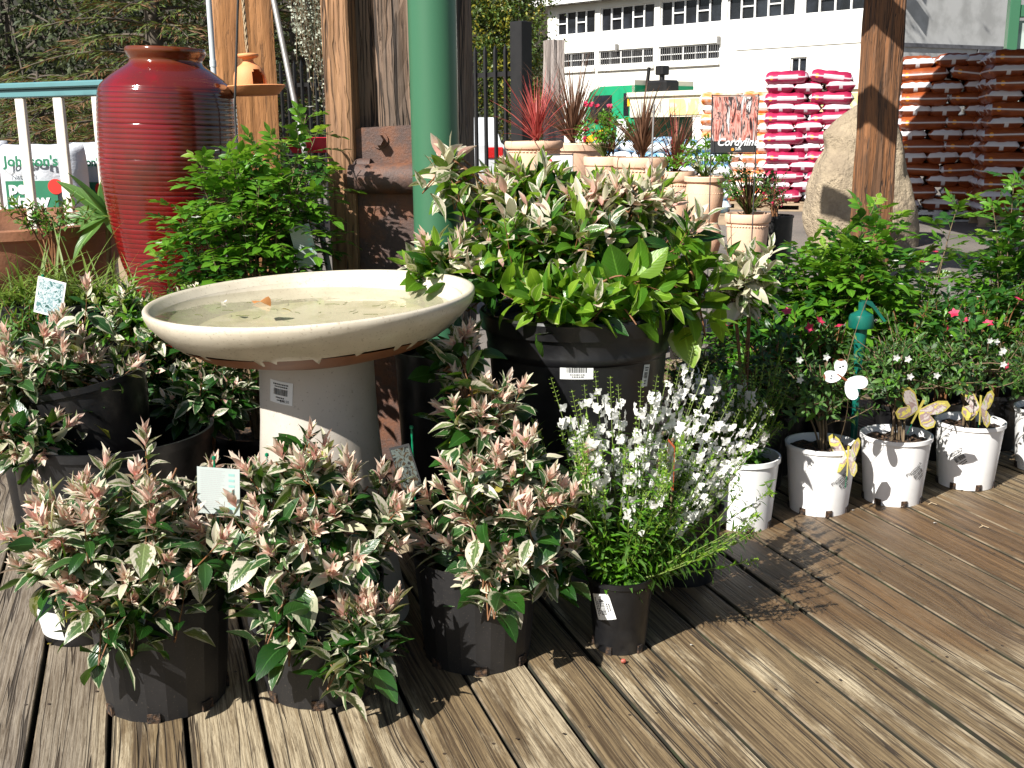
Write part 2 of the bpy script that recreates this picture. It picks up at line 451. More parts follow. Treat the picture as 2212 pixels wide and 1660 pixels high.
def cream_glaze():
    t = NT('cream_glaze'); o = t.obj()
    n = t.noise(o, 6, 6, .6); sp = t.noise(o, 180, 3, .5)
    c = t.mix(t.ss(n, .4, .7), (.60, .54, .43), (.50, .44, .34))
    c = t.mix(t.ma('MULTIPLY', t.ss(sp, .60, .68), .55), c, (.30, .24, .17))
    c = t.mix(t.ma('MULTIPLY', t.ss(t.noise(o, 2.5, 7, .7), .54, .66), .5), c, (.42, .36, .27))
    t.set(Base_Color=c, Roughness=.28)
    t.bump(t.noise(o, 60, 4), .12, .003)
    return t.m
M['cream'] = cream_glaze()
M['cream_ped'] = (lambda t: (t.set(Base_Color=t.mix(t.ma('MULTIPLY', t.ss(t.noise(t.obj(), 160, 3), .64, .7), .5), t.mix(t.ss(t.noise(t.obj(), 5, 6), .4, .7), (.52, .47, .41), (.43, .38, .32)), (.2, .16, .12)), Roughness=.45), t.bump(t.noise(t.obj(), 50, 4), .15, .003), t.m)[-1])(NT('cream_pedestal'))
M['clay_band'] = plain('clay_band', (.26, .105, .045), .5, .2, 12, c2=(.19, .075, .035))
M['bowl_in'] = (lambda t: (t.set(Base_Color=t.mix(t.ss(t.noise(t.obj(), 9, 7, .65), .45, .62), (.78, .70, .54), (.64, .58, .40)), Roughness=.5), t.m)[-1])(NT('bowl_inside_algae'))

def water_mat():
    t = NT('basin_water')
    g = t.n('BsdfGlossy', {'Roughness': .02, 'Color': (1, 1, 1, 1)})
    tr = t.n('BsdfTransparent', {'Color': (.97, .97, .91, 1)})
    fr = t.n('Fresnel', {'IOR': 1.33}); fq = t.ma('MINIMUM', fr.outputs[0], .42); fq = t.ma('MULTIPLY', fq, .75)
    bp = t.n('Bump', {'Height': t.noise(t.obj(), 14, 3), 'Strength': .12, 'Distance': .01})
    t.L(bp.outputs[0], g.inputs['Normal']); t.L(bp.outputs[0], fr.inputs['Normal'])
    mx = t.n('MixShader', {0: fq}); t.L(tr.outputs[0], mx.inputs[1]); t.L(g.outputs[0], mx.inputs[2])
    t.L(mx.outputs[0], t.out.inputs[0]); t.t.nodes.remove(t.b)
    return t.m
M['water'] = water_mat()

def rock_mat():
    t = NT('boulder_stone'); o = t.obj()
    n = t.noise(o, 2.2, 8, .65); n2 = t.noise(o, 26, 5, .7)
    c = t.mix(t.ss(n, .38, .62), (.50, .40, .27), (.33, .26, .18))
    vr = t.n('TexVoronoi', {'Vector': t.scale(o, 1, 1, 1.6), 'Scale': 3.0}, feature='DISTANCE_TO_EDGE').outputs[0]
    c = t.mix(t.ma('MULTIPLY', t.ss(t.noise(o, 1.1, 7, .7), .52, .64), .6), c, (.16, .125, .085))
    c = t.mix(t.ma('MULTIPLY', t.ss(n2, .56, .68), .5), c, (.20, .15, .11))
    t.set(Base_Color=c, Roughness=.9); t.bump(t.ma('ADD', t.ma('ADD', t.ma('MULTIPLY', n, 1.4), t.ma('MULTIPLY', n2, .5)), t.noise(o, 9, 6, .7)), 1.0, .06)
    return t.m
M['rock'] = rock_mat()

def leaf(name, ci, ci2, ce=None, edge=.75, blotch=.0, rough=.32, trans=.28, tcol=None, pink=None, rib=.35, lift=1.0):
    """ci/ci2: two body colours mixed per leaf, ce: margin colour, pink: colour at the base of the leaf"""
    t = NT(name)
    lc = t.n('Attribute', attribute_name='lc').outputs['Vector']
    rv = t.n('Attribute', attribute_name='rnd').outputs['Vector']
    s3 = t.n('SeparateXYZ', {0: lc}); s, u = s3.outputs[0], s3.outputs[1]
    r3 = t.n('SeparateXYZ', {0: rv}); r1, r2, r0 = r3.outputs[0], r3.outputs[1], r3.outputs[2]
    a = t.ma('ABSOLUTE', s)
    c = t.mix(r1, ci, ci2)
    if rib:
        c = t.mix(t.ma('MULTIPLY', t.ss(a, .02, .09, 1, 0), rib), c, [min(1, x * 2.6 + .03) for x in ci2])
    if ce is not None:
        sc2 = t.n('VectorMath', {0: rv}, operation='SCALE'); sc2.inputs['Scale'].default_value = 40.0
        vv = t.n('VectorMath', {0: t.scale(lc, 1.3, 2.6, 1), 1: sc2.outputs[0]}, operation='ADD').outputs[0]
        nn = t.noise(vv, 2.2, 4, .6)
        e = t.ma('ADD', a, t.ma('MULTIPLY', t.ma('SUBTRACT', nn, .5), blotch * 2 + .25))
        e = t.ma('ADD', e, t.ma('MULTIPLY', t.ma('SUBTRACT', r2, .5), .5))
        c = t.mix(t.ss(e, edge - .09, edge + .09), c, ce)
    if pink is not None:
        pf = t.ma('MULTIPLY', t.ss(t.ma('ADD', u, t.ma('MULTIPLY', r0, .8)), .35, 1.1, 1.0, 0.0), 1.0)
        c = t.mix(pf, c, pink)
    t.set(Base_Color=c, Roughness=t.ma('ADD', rough, t.ma('MULTIPLY', r0, .14)))
    t.b.inputs['Specular IOR Level'].default_value = .55
    w_ = t.n('TexWave', {'Vector': t.n('CombineXYZ', {'X': t.ma('ADD', u, t.ma('MULTIPLY', a, -.35)), 'Y': 0.0, 'Z': 0.0}).outputs[0], 'Scale': 3.0, 'Distortion': 1.0})
    t.bump(t.ma('ADD', t.ma('MULTIPLY', w_.outputs['Fac'], .5), t.ss(a, 0, .12)), .25, .002)
    if trans:
        tl = t.n('BsdfTranslucent', {'Color': t.mix(.55, c, tcol or [min(1, ci2[0] * 3 + .05), min(1, ci2[1] * 2.6), ci2[2] * .8])})
        mx = t.n('MixShader', {0: trans}); t.L(t.b.outputs[0], mx.inputs[1]); t.L(tl.outputs[0], mx.inputs[2]); t.L(mx.outputs[0], t.out.inputs[0])
    return t.m
LM = {}
LM['var'] = leaf('leaf_variegated', (.014, .052, .014), (.035, .095, .022), (.46, .46, .31), .80, .50, .24)
LM['var_pale'] = leaf('leaf_marbled', (.05, .11, .035), (.16, .21, .08), (.62, .57, .45), .44, .95, .3)
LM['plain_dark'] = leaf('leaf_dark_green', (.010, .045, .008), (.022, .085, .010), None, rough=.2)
LM['pink'] = leaf('leaf_young_pink', (.80, .64, .50), (.78, .52, .42), (.76, .69, .57), .60, .4, .42, .34, (.85, .55, .42), pink=(.78, .42, .36), rib=.0)
LM['cream'] = leaf('leaf_cream', (.62, .58, .42), (.55, .55, .35), (.68, .60, .48), .7, .3, .4, .3, (.7, .65, .4), rib=.0)
LM['big'] = leaf('leaf_large_green', (.030, .11, .010), (.085, .20, .014), None, rough=.24, trans=.38, tcol=(.36, .60, .03))
LM['lime'] = leaf('leaf_lime', (.14, .28, .02), (.22, .36, .03), (.45, .5, .2), 1.0, .2, .32, .4, (.45, .7, .05))
LM['mur'] = leaf('leaf_glossy_bright', (.055, .17, .012), (.12, .28, .02), None, rough=.28, trans=.32, tcol=(.30, .55, .03))
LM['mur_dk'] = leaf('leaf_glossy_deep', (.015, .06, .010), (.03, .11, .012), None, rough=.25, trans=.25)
LM['small'] = leaf('leaf_small_green', (.04, .12, .014), (.085, .18, .03), None, rough=.4, trans=.25)
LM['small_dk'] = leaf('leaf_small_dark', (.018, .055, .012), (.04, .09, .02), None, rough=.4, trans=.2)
LM['flower_white'] = leaf('petal_white', (.88, .87, .83), (.84, .83, .78), None, rough=.5, trans=.38, tcol=(.92, .9, .84), rib=0)
LM['flower_red'] = leaf('petal_red', (.52, .015, .06), (.62, .05, .13), None, rough=.45, trans=.25, tcol=(.8, .05, .08), rib=0)
LM['bud'] = leaf('bud_green', (.20, .34, .05), (.30, .42, .08), None, rough=.5, trans=.25, rib=0)
LM['red_strap'] = leaf('strap_leaf_red', (.42, .06, .06), (.52, .13, .10), None, rough=.4, trans=.3, tcol=(.8, .15, .12), rib=0)
LM['brown_strap'] = leaf('strap_leaf_brown', (.13, .065, .035), (.24, .12, .07), None, rough=.45, trans=.3, tcol=(.4, .2, .1), rib=0)
LM['grass'] = leaf('grass_blade', (.12, .20, .03), (.22, .30, .06), None, rough=.4, trans=.35, tcol=(.4, .6, .08), rib=0)
LM['frangi'] = leaf('leaf_long_veined', (.05, .15, .03), (.12, .22, .05), None, rough=.35, trans=.35, tcol=(.4, .55, .1), rib=.6)
LM['brown'] = leaf('leaf_dead_brown', (.22, .09, .03), (.30, .14, .05), None, rough=.6, trans=.2, tcol=(.5, .25, .08))
LM['orange'] = leaf('leaf_fallen_orange', (.62, .26, .09), (.55, .22, .08), None, rough=.5, trans=.25, tcol=(.8, .4, .15))
LM['yellow'] = leaf('leaf_yellowing', (.30, .22, .03), (.24, .26, .03), None, rough=.35, trans=.3, tcol=(.6, .5, .05))
LM['silver'] = leaf('leaf_silver', (.42, .47, .38), (.55, .58, .47), None, rough=.6, trans=.25, tcol=(.6, .65, .5), rib=0)
LM['tree'] = leaf('leaf_tree', (.05, .10, .02), (.12, .18, .035), None, rough=.4, trans=.3, tcol=(.3, .4, .05), rib=0)
LM['tree_dk'] = leaf('leaf_tree_dark', (.028, .044, .015), (.065, .080, .026), None, rough=.6, trans=.15, tcol=(.1, .12, .03), rib=0)
LM['conifer'] = leaf('leaf_conifer', (.05, .10, .02), (.15, .19, .035), None, rough=.6, trans=.25, tcol=(.25, .3, .05), rib=0)
LM['conifer_br'] = leaf('leaf_conifer_rusty', (.13, .065, .03), (.20, .11, .045), None, rough=.7, trans=.2, tcol=(.3, .15, .05), rib=0)
M['twig'] = plain('dry_twig', (.085, .07, .055), .9, .2, 5)

def bag_mat(name, base, base2, label, dot, endc):
    t = NT(name); sep = t.n('SeparateXYZ', {0: t.obj()}); x, y, z = sep.outputs
    ax = t.ma('ABSOLUTE', x); n = t.noise(t.obj(), 7, 4)
    info = t.n('ObjectInfo').outputs['Random']
    c = t.mix(t.ss(n, .35, .7), base, base2)
    def box(lo, hi, v, e=.006):
        return t.ma('MULTIPLY', t.ss(v, lo - e, lo + e), t.ss(v, hi - e, hi + e, 1, 0))
    if label is not None:
        lb = t.ma('MULTIPLY', box(-.10, .17, x), box(-.022, .030, z, .004))
        c = t.mix(lb, c, label)
    if dot is not None:
        dx = t.ma('ADD', x, .19); d2 = t.ma('SQRT', t.ma('ADD', t.ma('MULTIPLY', dx, dx), t.ma('MULTIPLY', z, z)))
        c = t.mix(t.ss(d2, .022, .03, 1, 0), c, dot)
    # ends: pale seam with a dark bar
    en = t.ss(ax, .262, .268)
    ay = t.ma('ABSOLUTE', y)
    lower = t.ss(z, -.012, .0, 1, 0)
    bar = t.ss(ay, .02, .026, 0, 1)
    seam = t.ss(ay, .175, .19, 1, 0)
    ec = t.mix(t.ma('MULTIPLY', t.ma('MULTIPLY', lower, bar), seam), endc, base2)
    c = t.mix(en, c, ec)
    az = t.ma('ABSOLUTE', z)
    edge_ = t.ma('MAXIMUM', t.ss(ax, .235, .25), t.ss(ay, .165, .178))
    c = t.mix(t.ma('MULTIPLY', t.ma('MULTIPLY', t.ss(az, .006, .011, 1, 0), edge_), .85), c, endc)
    t.set(Base_Color=c, Roughness=.33)
    t.bump(t.noise(t.scale(t.obj(), 1, 1.6, 2), 11, 5), .5, .012)
    return t.m
M['bag_magenta'] = bag_mat('bag_crimson', (.40, .018, .075), (.27, .012, .05), (.62, .52, .54), (.7, .3, .02), (.60, .52, .56))
M['bag_orange'] = bag_mat('bag_rust_orange', (.30, .070, .018), (.19, .042, .013), (.24, .07, .03), (.75, .28, .01), (.66, .64, .66))
M['bag_fanta'] = bag_mat('bag_orange_white', (.80, .20, .02), (.75, .60, .50), (.80, .78, .74), None, (.78, .76, .74))
M['bag_blue'] = bag_mat('bag_blue_white', (.10, .36, .62), (.70, .74, .76), (.78, .80, .80), (.55, .70, .1), (.75, .78, .80))
M['bag_white'] = (lambda t: (t.set(Base_Color=(.56, .58, .62, 1), Roughness=.32), t.bump(t.noise(t.scale(t.obj(), 1, 1, 1.6), 9, 6), .7, .02), t.m)[-1])(NT('bag_white_film'))

def picture(name, cols, scale=30, sx=1, sy=1, dist=1.5):
    t = NT(name); g = t.n('TexCoord').outputs['Object']
    n = t.noise(t.scale(g, sx, sy, 1), scale, 4, .6, dist)
    c = cols[0]
    for i, q in enumerate(cols[1:]):
        lo = .36 + i * (.3 / max(1, len(cols) - 1)); c = t.mix(t.ss(n, lo, lo + .04), c, q)
    t.set(Base_Color=c, Roughness=.3)
    return t.m
M['pic_plant'] = picture('tag_picture_pale', [(.03, .07, .06), (.10, .22, .22), (.50, .56, .58), (.2, .32, .34)], 70)
M['pic_cordy'] = picture('sign_picture_red', [(.03, .02, .02), (.45, .13, .10), (.70, .36, .30), (.06, .04, .04), (.75, .72, .7)], 9, 5.0, 1.0, 1.0)
M['pic_dark'] = picture('tag_picture_dark', [(.015, .012, .01), (.05, .035, .02), (.10, .12, .11), (.02, .02, .02)], 60)
M['pic_truck'] = picture('truck_picture', [(.75, .72, .5), (.75, .70, .48), (.85, .5, .25), (.6, .65, .25), (.8, .55, .4)], 2.2, 1, 1, .5)
M['pic_wing'] = picture('tag_picture_butterfly', [(.30, .36, .14), (.45, .40, .38), (.28, .20, .19), (.52, .46, .10)], 22)
M['tag_yellow'] = plain('tag_rim_yellow', (.42, .36, .08), .4, .1, 20)
M['wing_white'] = plain('wing_white', (.80, .83, .86), .45, .03, 10)
M['wing_brown'] = plain('wing_brown', (.20, .06, .02), .5, .1, 10)
M['skin_gold'] = plain('worn_edge', (.35, .2, .08), .5, .1, 10)
# ---------------- foliage tools ----------------
GA = 2.39996
class Leaves:
    def __init__(s): s.r = []; s.mats = []
    def mi(s, k):
        if k not in s.mats: s.mats.append(k)
        return s.mats.index(k)
    def add(s, p, d, n, L, W, droop=.6, fold=.25, mat='var', a=.8, wav=.15):
        s.r.append((p[0], p[1], p[2], d[0], d[1], d[2], n[0], n[1], n[2], L, W, droop, fold, a, wav, s.mi(mat)))
    def build(s, name, parent, rows=5, cols=4, label=None, rs=1):
        A = np.array(s.r, dtype=np.float64)
        if len(A) == 0: return None
        N = len(A); g = np.random.default_rng(rs)
        P = A[:, 0:3]; D = A[:, 3:6]; Nn = A[:, 6:9]
        D /= np.linalg.norm(D, axis=1, keepdims=True) + 1e-9
        Nn = Nn - D * (Nn * D).sum(1, keepdims=True); Nn /= np.linalg.norm(Nn, axis=1, keepdims=True) + 1e-9
        S = np.cross(D, Nn)
        L, W, dr, fo, aa, wv, mi = [A[:, i][:, None, None] for i in range(9, 16)]
        u = np.linspace(0, 1, rows + 1)[None, :, None]; q = np.linspace(-1, 1, cols + 1)[None, None, :]
        k = np.where(np.abs(dr) < .05, .05, dr)
        xa = L * np.sin(k * u) / k; za = -L * (1 - np.cos(k * u)) / k
        uu = np.clip(u, 0.0, 1) ** aa
        w = np.sin(np.pi * np.clip(uu, .012, .992)) ** .85
        ph = g.random((N, 1, 1)) * 6.28
        side = q * W * .5 * w
        up = fo * np.abs(q) * W * .5 * w + wv * W * .35 * np.abs(q) * np.sin(u * 8 + ph + q) * w
        tw = (g.random((N, 1, 1)) - .5) * 1.1 * u * side
        X = P[:, None, None, :] + D[:, None, None, :] * xa[..., None] + Nn[:, None, None, :] * (za + up + tw)[..., None] + S[:, None, None, :] * side[..., None]
        nv = (rows + 1) * (cols + 1)
        co = X.reshape(-1, 3)
        i0 = np.arange(rows)[:, None] * (cols + 1) + np.arange(cols)[None, :]
        quad = np.stack([i0, i0 + 1, i0 + cols + 2, i0 + cols + 1], -1).reshape(-1, 4)
        F = (quad[None] + (np.arange(N) * nv)[:, None, None]).reshape(-1, 4)
        me = bpy.data.meshes.new(name)
        me.vertices.add(len(co)); me.vertices.foreach_set('co', co.astype(np.float32).ravel())
        me.loops.add(F.size); me.loops.foreach_set('vertex_index', F.astype(np.int32).ravel())
        me.polygons.add(len(F)); me.polygons.foreach_set('loop_start', np.arange(0, F.size, 4, dtype=np.int32))
        me.polygons.foreach_set('material_index', np.repeat(A[:, 15].astype(np.int32), rows * cols))
        me.polygons.foreach_set('use_smooth', np.ones(len(F), dtype=bool))
        for m in s.mats: me.materials.append(LM[m])
        a1 = me.attributes.new('lc', 'FLOAT_VECTOR', 'POINT')
        lc = np.zeros((N, rows + 1, cols + 1, 3), dtype=np.float32); lc[..., 0] = q; lc[..., 1] = u
        a1.data.foreach_set('vector', lc.ravel())
        a2 = me.attributes.new('rnd', 'FLOAT_VECTOR', 'POINT')
        rv = np.repeat(g.random((N, 3)).astype(np.float32), nv, axis=0)
        a2.data.foreach_set('vector', rv.ravel())
        me.update(); me.validate()
        o = bpy.data.objects.new(name, me); col.objects.link(o)
        if parent is not None: o.parent = parent
        if label: o['label'] = label
        return o

def rdir(g, zlo=-1.0, zhi=1.0):
    z = g.uniform(zlo, zhi); a = g.uniform(0, 2 * math.pi); r = math.sqrt(max(0, 1 - z * z))
    return Vector((r * math.cos(a), r * math.sin(a), z))
def basis(d):
    d = d.normalized(); e = d.cross(Vector((0, 0, 1)))
    if e.length < .05: e = d.cross(Vector((1, 0, 0)))
    e.normalize(); return d, e, d.cross(e)
def bez(a, b, c, n=6):
    return [a * (1 - t) ** 2 + b * 2 * t * (1 - t) + c * t * t for t in [i / n for i in range(n + 1)]]

def shoot(LV, ST, p, d, length, n, L0, L1, matf, g, sp0=80, sp1=22, asp=.45, droop=(.3, .9), fold=.25, r=.0014, a=.8, pet=.15, upb=.25, smi=0, tipc=None):
    d = d.normalized(); d2 = (d + Vector((0, 0, upb))).normalized()
    tip = p + d * length * .5 + d2 * length * .5
    path = bez(p, p + d * length * .5, tip, 4)
    if ST is not None: ST.tube(path, [r * 1.2, r, r * .9, r * .7, r * .4], 4, smi, caps=False)
    ph = g.uniform(0, 6.28)
    for i in range(n):
        t = (i + .4) / n
        q = path[0].lerp(path[-1], t) if t < .05 else path[min(3, int(t * 4))].lerp(path[min(3, int(t * 4)) + 1], t * 4 - min(3, int(t * 4)))
        dd, e1, e2 = basis(d.lerp(d2, t))
        f = ph + GA * i
        rad = e1 * math.cos(f) + e2 * math.sin(f)
        sp = R(sp0 + (sp1 - sp0) * t + g.uniform(-24, 24))
        ld = dd * math.cos(sp) + rad * math.sin(sp)
        nn = dd * math.sin(sp) - rad * math.cos(sp)
        # leaves turn their face to the light
        nn = (nn + Vector((0, 0, .5)) + rdir(g) * .45).normalized()
        L = (L1 + (L0 - L1) * (1 - t) ** .8) * g.uniform(.65, 1.25)
        LV.add(q + ld * L * pet, ld, nn, L, L * asp * (1.15 - .45 * t) * g.uniform(.85, 1.15), g.uniform(*droop) * (1 - .5 * t), fold, matf(t, g), a)

    if tipc:
        nt_, Lt, mt = tipc; dd, e1, e2 = basis(d2)
        for i in range(nt_):
            f = GA * i + ph; sp = R(6 + 40 * i / nt_ + g.uniform(-6, 6)); rad = e1 * math.cos(f) + e2 * math.sin(f)
            ld = dd * math.cos(sp) + rad * math.sin(sp); L = Lt * g.uniform(.6, 1.25)
            LV.add(tip - dd * .004 * i * .6, ld, dd * math.sin(sp) - rad * math.cos(sp) + rdir(g) * .2, L, L * g.uniform(.26, .38), g.uniform(-.2, .6), .45, mt(g), .7, .1)

def compound(LV, ST, p, d, length, nl, L, mat, g, upn=None):
    """a feather-shaped leaf: leaflets in two rows along a stalk"""
    dd, e1, e2 = basis(d)
    n = (Vector((0, 0, 1)) - dd * dd.z)
    n = n.normalized() if n.length > .1 else e2
    s = dd.cross(n)
    tip = p + dd * length - Vector((0, 0, length * .18))
    path = bez(p, p + dd * length * .6 + Vector((0, 0, length * .06)), tip, 3)
    if ST is not None: ST.tube(path, [.001, .0009, .0008, .0005], 3, 1, caps=False)
    for i in range(nl):
        t = .25 + .7 * i / max(1, nl - 1)
        q = path[0] * (1 - t) ** 2 + (p + dd * length * .6 + Vector((0, 0, length * .06))) * 2 * t * (1 - t) + tip * t * t
        sg = 1 if i % 2 else -1
        ld = dd * .55 + s * sg * .85 if i < nl - 1 else dd
        sz = L * g.uniform(.7, 1.15) * (.75 + .5 * t)
        LV.add(q, ld + Vector((0, 0, g.uniform(-.2, .15))), n + rdir(g) * .25, sz, sz * .48, g.uniform(.1, .7), .2, mat, .85)

def shrub(root, crown_c, rad, nsh, g, base=None, matf=None, sl=.09, n=12, L0=.06, L1=.022, zlo=-.35, up=.7, inner=.55, name='foliage', stem_mats=None, rows=5, cols=4, stem_r=.003, label=None, extra=None, stem_name='stems', **kw):
    """all coordinates relative to root; returns (leaves object, stem object)"""
    o = root.location
    c = Vector(crown_c) - o if crown_c is not None else Vector((0, 0, .3))
    b = Vector(base) if base is not None else Vector((0, 0, .2))
    LV = Leaves(); ST = MB()
    K = 5 + nsh // 25; mains = []; ph0 = g.uniform(0, 6); ph1 = g.uniform(0, 6)
    for i in range(K):
        f = GA * i; rr = .15 + .55 * ((i * .618) % 1)
        e = c + Vector((math.cos(f) * rad[0] * rr, math.sin(f) * rad[1] * rr, rad[2] * g.uniform(-.1, .6)))
        jit = Vector((g.uniform(-.02, .02), g.uniform(-.02, .02), 0))
        pa = bez(b + jit, b + jit + Vector(((e.x - b.x) * .25, (e.y - b.y) * .25, max(.02, (e.z - b.z)) * .6)), e, 9)
        ST.tube(pa, [stem_r * 1.5 * (1 - .06 * j) for j in range(10)], 6, 0, caps=False); mains.append(pa)
    for i in range(nsh):
        dr = rdir(g, zlo, 1.0)
        lump = 1 + .22 * math.sin(dr.x * 5.1 + ph0) * math.sin(dr.z * 4.3 + ph1) + .14 * math.sin(dr.y * 7 + dr.x * 6 + ph1)
        rf = g.uniform(inner, 1.0) * lump * (1.12 if g.random() < .12 else 1)
        q = c + Vector((dr.x * rad[0], dr.y * rad[1], dr.z * rad[2])) * rf
        d = (Vector((dr.x, dr.y, dr.z * .8)) + Vector((0, 0, up)) + rdir(g) * .5).normalized()
        ln = sl * g.uniform(.7, 1.3)
        s0 = q - d * ln
        if s0.z < b.z - .12: s0.z = b.z - .12
        best = min(((p_ - s0).length + .15 * abs(p_.z - s0.z + .05), m_i, k_i) for m_i, pa in enumerate(mains) for k_i, p_ in enumerate(pa) if k_i > 2)
        st0 = mains[best[1]][best[2]]
        ST.tube(bez(st0, st0.lerp(s0, .5) + Vector((0, 0, .012)), s0, 4), [stem_r * k_ for k_ in (.8, .75, .7, .6, .5)], 4, 0, caps=False)
        shoot(LV, ST, s0, d, ln, n, L0, L1, matf, g, **kw)
    if extra: extra(LV, ST, g, o)
    lo = LV.build(name, root, rows, cols, label, rs=g.randint(0, 9999))
    so_ = ST.build(stem_name, stem_mats or [M['bark'], M['green_stem']], root)
    return lo, so_

def blob_crown(LV, g, blobs, ncl, nlf, L, asp, mats, spread=.35, shell=.5):
    """clumps of leaves through the volume of several ellipsoids"""
    tot = sum(b[1][0] * b[1][1] * b[1][2] for b in blobs)
    for (c, r) in blobs:
        k = max(3, int(ncl * r[0] * r[1] * r[2] / tot))
        for i in range(k):
            d = rdir(g); f = g.uniform(shell, 1.0)
            q = Vector(c) + Vector((d.x * r[0], d.y * r[1], d.z * r[2])) * f
            out = (d + Vector((0, 0, .3))).normalized()
            m = mats[min(len(mats) - 1, int(g.random() * len(mats)))]
            for j in range(nlf):
                e = rdir(g)
                p = q + Vector((g.gauss(0, 1), g.gauss(0, 1), g.gauss(0, .8))) * spread
                ld = (out * .6 + e).normalized()
                LV.add(p, ld, (Vector((0, 0, 1)) + rdir(g) * .8), L * g.uniform(.6, 1.3), L * asp, g.uniform(0, .8), .2, m, .8, 0)
# ---------------- ground, deck, hill ----------------
GZ = -0.15
b = MB()
b.add([(-250, -20, GZ), (250, -20, GZ), (250, 300, GZ), (-250, 300, GZ)], [(0, 1, 2, 3)])
b.build('ground', M['asphalt'], kind='structure')

b = MB(); ids = []
DA = 18.5
g = random.Random(3)
for k in range(-21, 29):
    x0 = .004 + .1405 * k + .0042 + g.uniform(-.001, .001); x1 = .004 + .1405 * (k + 1) - .0042 + g.uniform(-.001, .001)
    z = g.uniform(-.0015, .0015); c = .003; y0, y1 = -.7, 4.75
    prof = [(x0, -.04), (x0, z - c), (x0 + c * .35, z - c * .4), (x0 + c, z), (x1 - c, z), (x1 - c * .4, z - c * .35), (x1, z - c), (x1, -.04)]
    n = len(prof); ring_ = [(x, y0, zz) for x, zz in prof] + [(x, y1, zz) for x, zz in prof]
    for i in range(n - 1): b.add([ring_[i], ring_[i + 1], ring_[i + 1 + n], ring_[i + n]], [(0, 1, 2, 3)], 1 if i in (0, 6) else (2 if i in (1, 2, 4, 5) else 0))
    b.add(ring_, [tuple(range(n)), tuple(range(n, 2 * n))[::-1]], 1)
    ids += [k + 40.5] * (n - 1 + 2)
nb = len(b.f)
for j in range(12):
    b.box((.5, -.5 + j * .45, -.082), (6.9, .045, .08), mi=1)
ids += [0.0] * (len(b.f) - nb)
nb = len(b.f); gn = random.Random(8)
for k in range(-8, 24):
    for j in range(12):
        for s_ in (-.045, .045):
            cx_, cy_ = .074 + .1405 * k + s_ + gn.uniform(-.008, .008), -.5 + j * .45 + gn.uniform(-.012, .012)
            b.add([(cx_ + .0034 * math.cos(i * .785), cy_ + .0034 * math.sin(i * .785), .0021) for i in range(8)], [tuple(range(8))], 3)
ids += [0.0] * (len(b.f) - nb)
dk = b.build('deck', [M['deck'], M['deck_side'], M['deck_edge'], M['nail']], rot=(0, 0, R(DA)), kind='structure')
a = dk.data.attributes.new('board', 'FLOAT', 'FACE'); a.data.foreach_set('value', ids)

# hillside behind the yard
b = MB(); g = random.Random(5); nx, ny = 30, 14; vs = []
for j in range(ny):
    for i in range(nx):
        x = -70 + 95 * i / (nx - 1); y = 24 + 70 * j / (ny - 1)
        t = max(0, (-x + (2 if y < 50 else 14)) / 16); t = min(1, t)
        vs.append((x, y, GZ - .1 + t * (j / (ny - 1)) ** .9 * 34 + (g.uniform(-.5, .5) if j else 0) * t))
b.add(vs, [(j * nx + i, j * nx + i + 1, (j + 1) * nx + i + 1, (j + 1) * nx + i) for j in range(ny - 1) for i in range(nx - 1)], smooth=True)
b.build('hillside', M['earth'], kind='structure')

# ---------------- the white building ----------------
def pu(vx, vy, P0, d):
    """where the sight line meets the upright plane through P0 along d: distance along d, height"""
    r = ray(vx, vy); nx_, ny_ = -d[1], d[0]
    t = (P0[0] * nx_ + P0[1] * ny_) / (r.x * nx_ + r.y * ny_)
    x, y, z = r.x * t, r.y * t, CAM_H + r.z * t
    return (x - P0[0]) * d[0] + (y - P0[1]) * d[1], z
def pu_(P0, d): return lambda vx, vy: pu(vx, vy, P0, d)

FP = (1.74, 45.0); FD = (.7071, -.7071)
fa = pu_(FP, FD)
bd = empty('warehouse_building', (FP[0], FP[1], GZ), R(-45), 'long white two storey building with rows of dark windows behind the truck', 'building')
def wall_holes(mb, x0, x1, z0, z1, holes, rev=.14, mi=0):
    xs = sorted(set([x0, x1] + [h[0] for h in holes] + [h[1] for h in holes]))
    zs = sorted(set([z0, z1] + [h[2] for h in holes] + [h[3] for h in holes]))
    for i in range(len(xs) - 1):
        for j in range(len(zs) - 1):
            cx, cz = (xs[i] + xs[i + 1]) / 2, (zs[j] + zs[j + 1]) / 2
            if any(h[0] < cx < h[1] and h[2] < cz < h[3] for h in holes): continue
            mb.add([(xs[i], 0, zs[j]), (xs[i + 1], 0, zs[j]), (xs[i + 1], 0, zs[j + 1]), (xs[i], 0, zs[j + 1])], [(0, 1, 2, 3)], mi)
    for h in holes:
        a_, b_, c_, d_ = h
        mb.add([(a_, 0, c_), (b_, 0, c_), (b_, 0, d_), (a_, 0, d_), (a_, rev, c_), (b_, rev, c_), (b_, rev, d_), (a_, rev, d_)],
               [(0, 4, 5, 1), (1, 5, 6, 2), (2, 6, 7, 3), (3, 7, 4, 0)], mi)
uz = lambda vx, vy: (fa(vx, vy)[0], fa(vx, vy)[1] - GZ)
z_ub = uz(1245, 75)[1]; z_ut = uz(1245, 23)[1]
z_lb = uz(1350, 140)[1]; z_lt = uz(1350, 107)[1]
ups = [(1202, 1285, 4), (1296, 1413, 5), (1425, 1558, 5), (1570, 1716, 5), (1733, 1905, 5)]
los = [(1205, 1284, 3), (1293, 1411, 5), (1422, 1553, 5)]
wins = []
for (p, q, n) in ups: wins.append(('u', uz(p, 60)[0], uz(q, 60)[0], z_ub, z_ut, n))
for (p, q, n) in los: wins.append(('l', uz(p, 125)[0], uz(q, 125)[0], z_lb, z_lt, n))
sw0, sw1 = uz(1707, 140)[0], uz(1742, 140)[0]
wins.append(('s', sw0, sw1, uz(1725, 158)[1], uz(1725, 124)[1], 2))
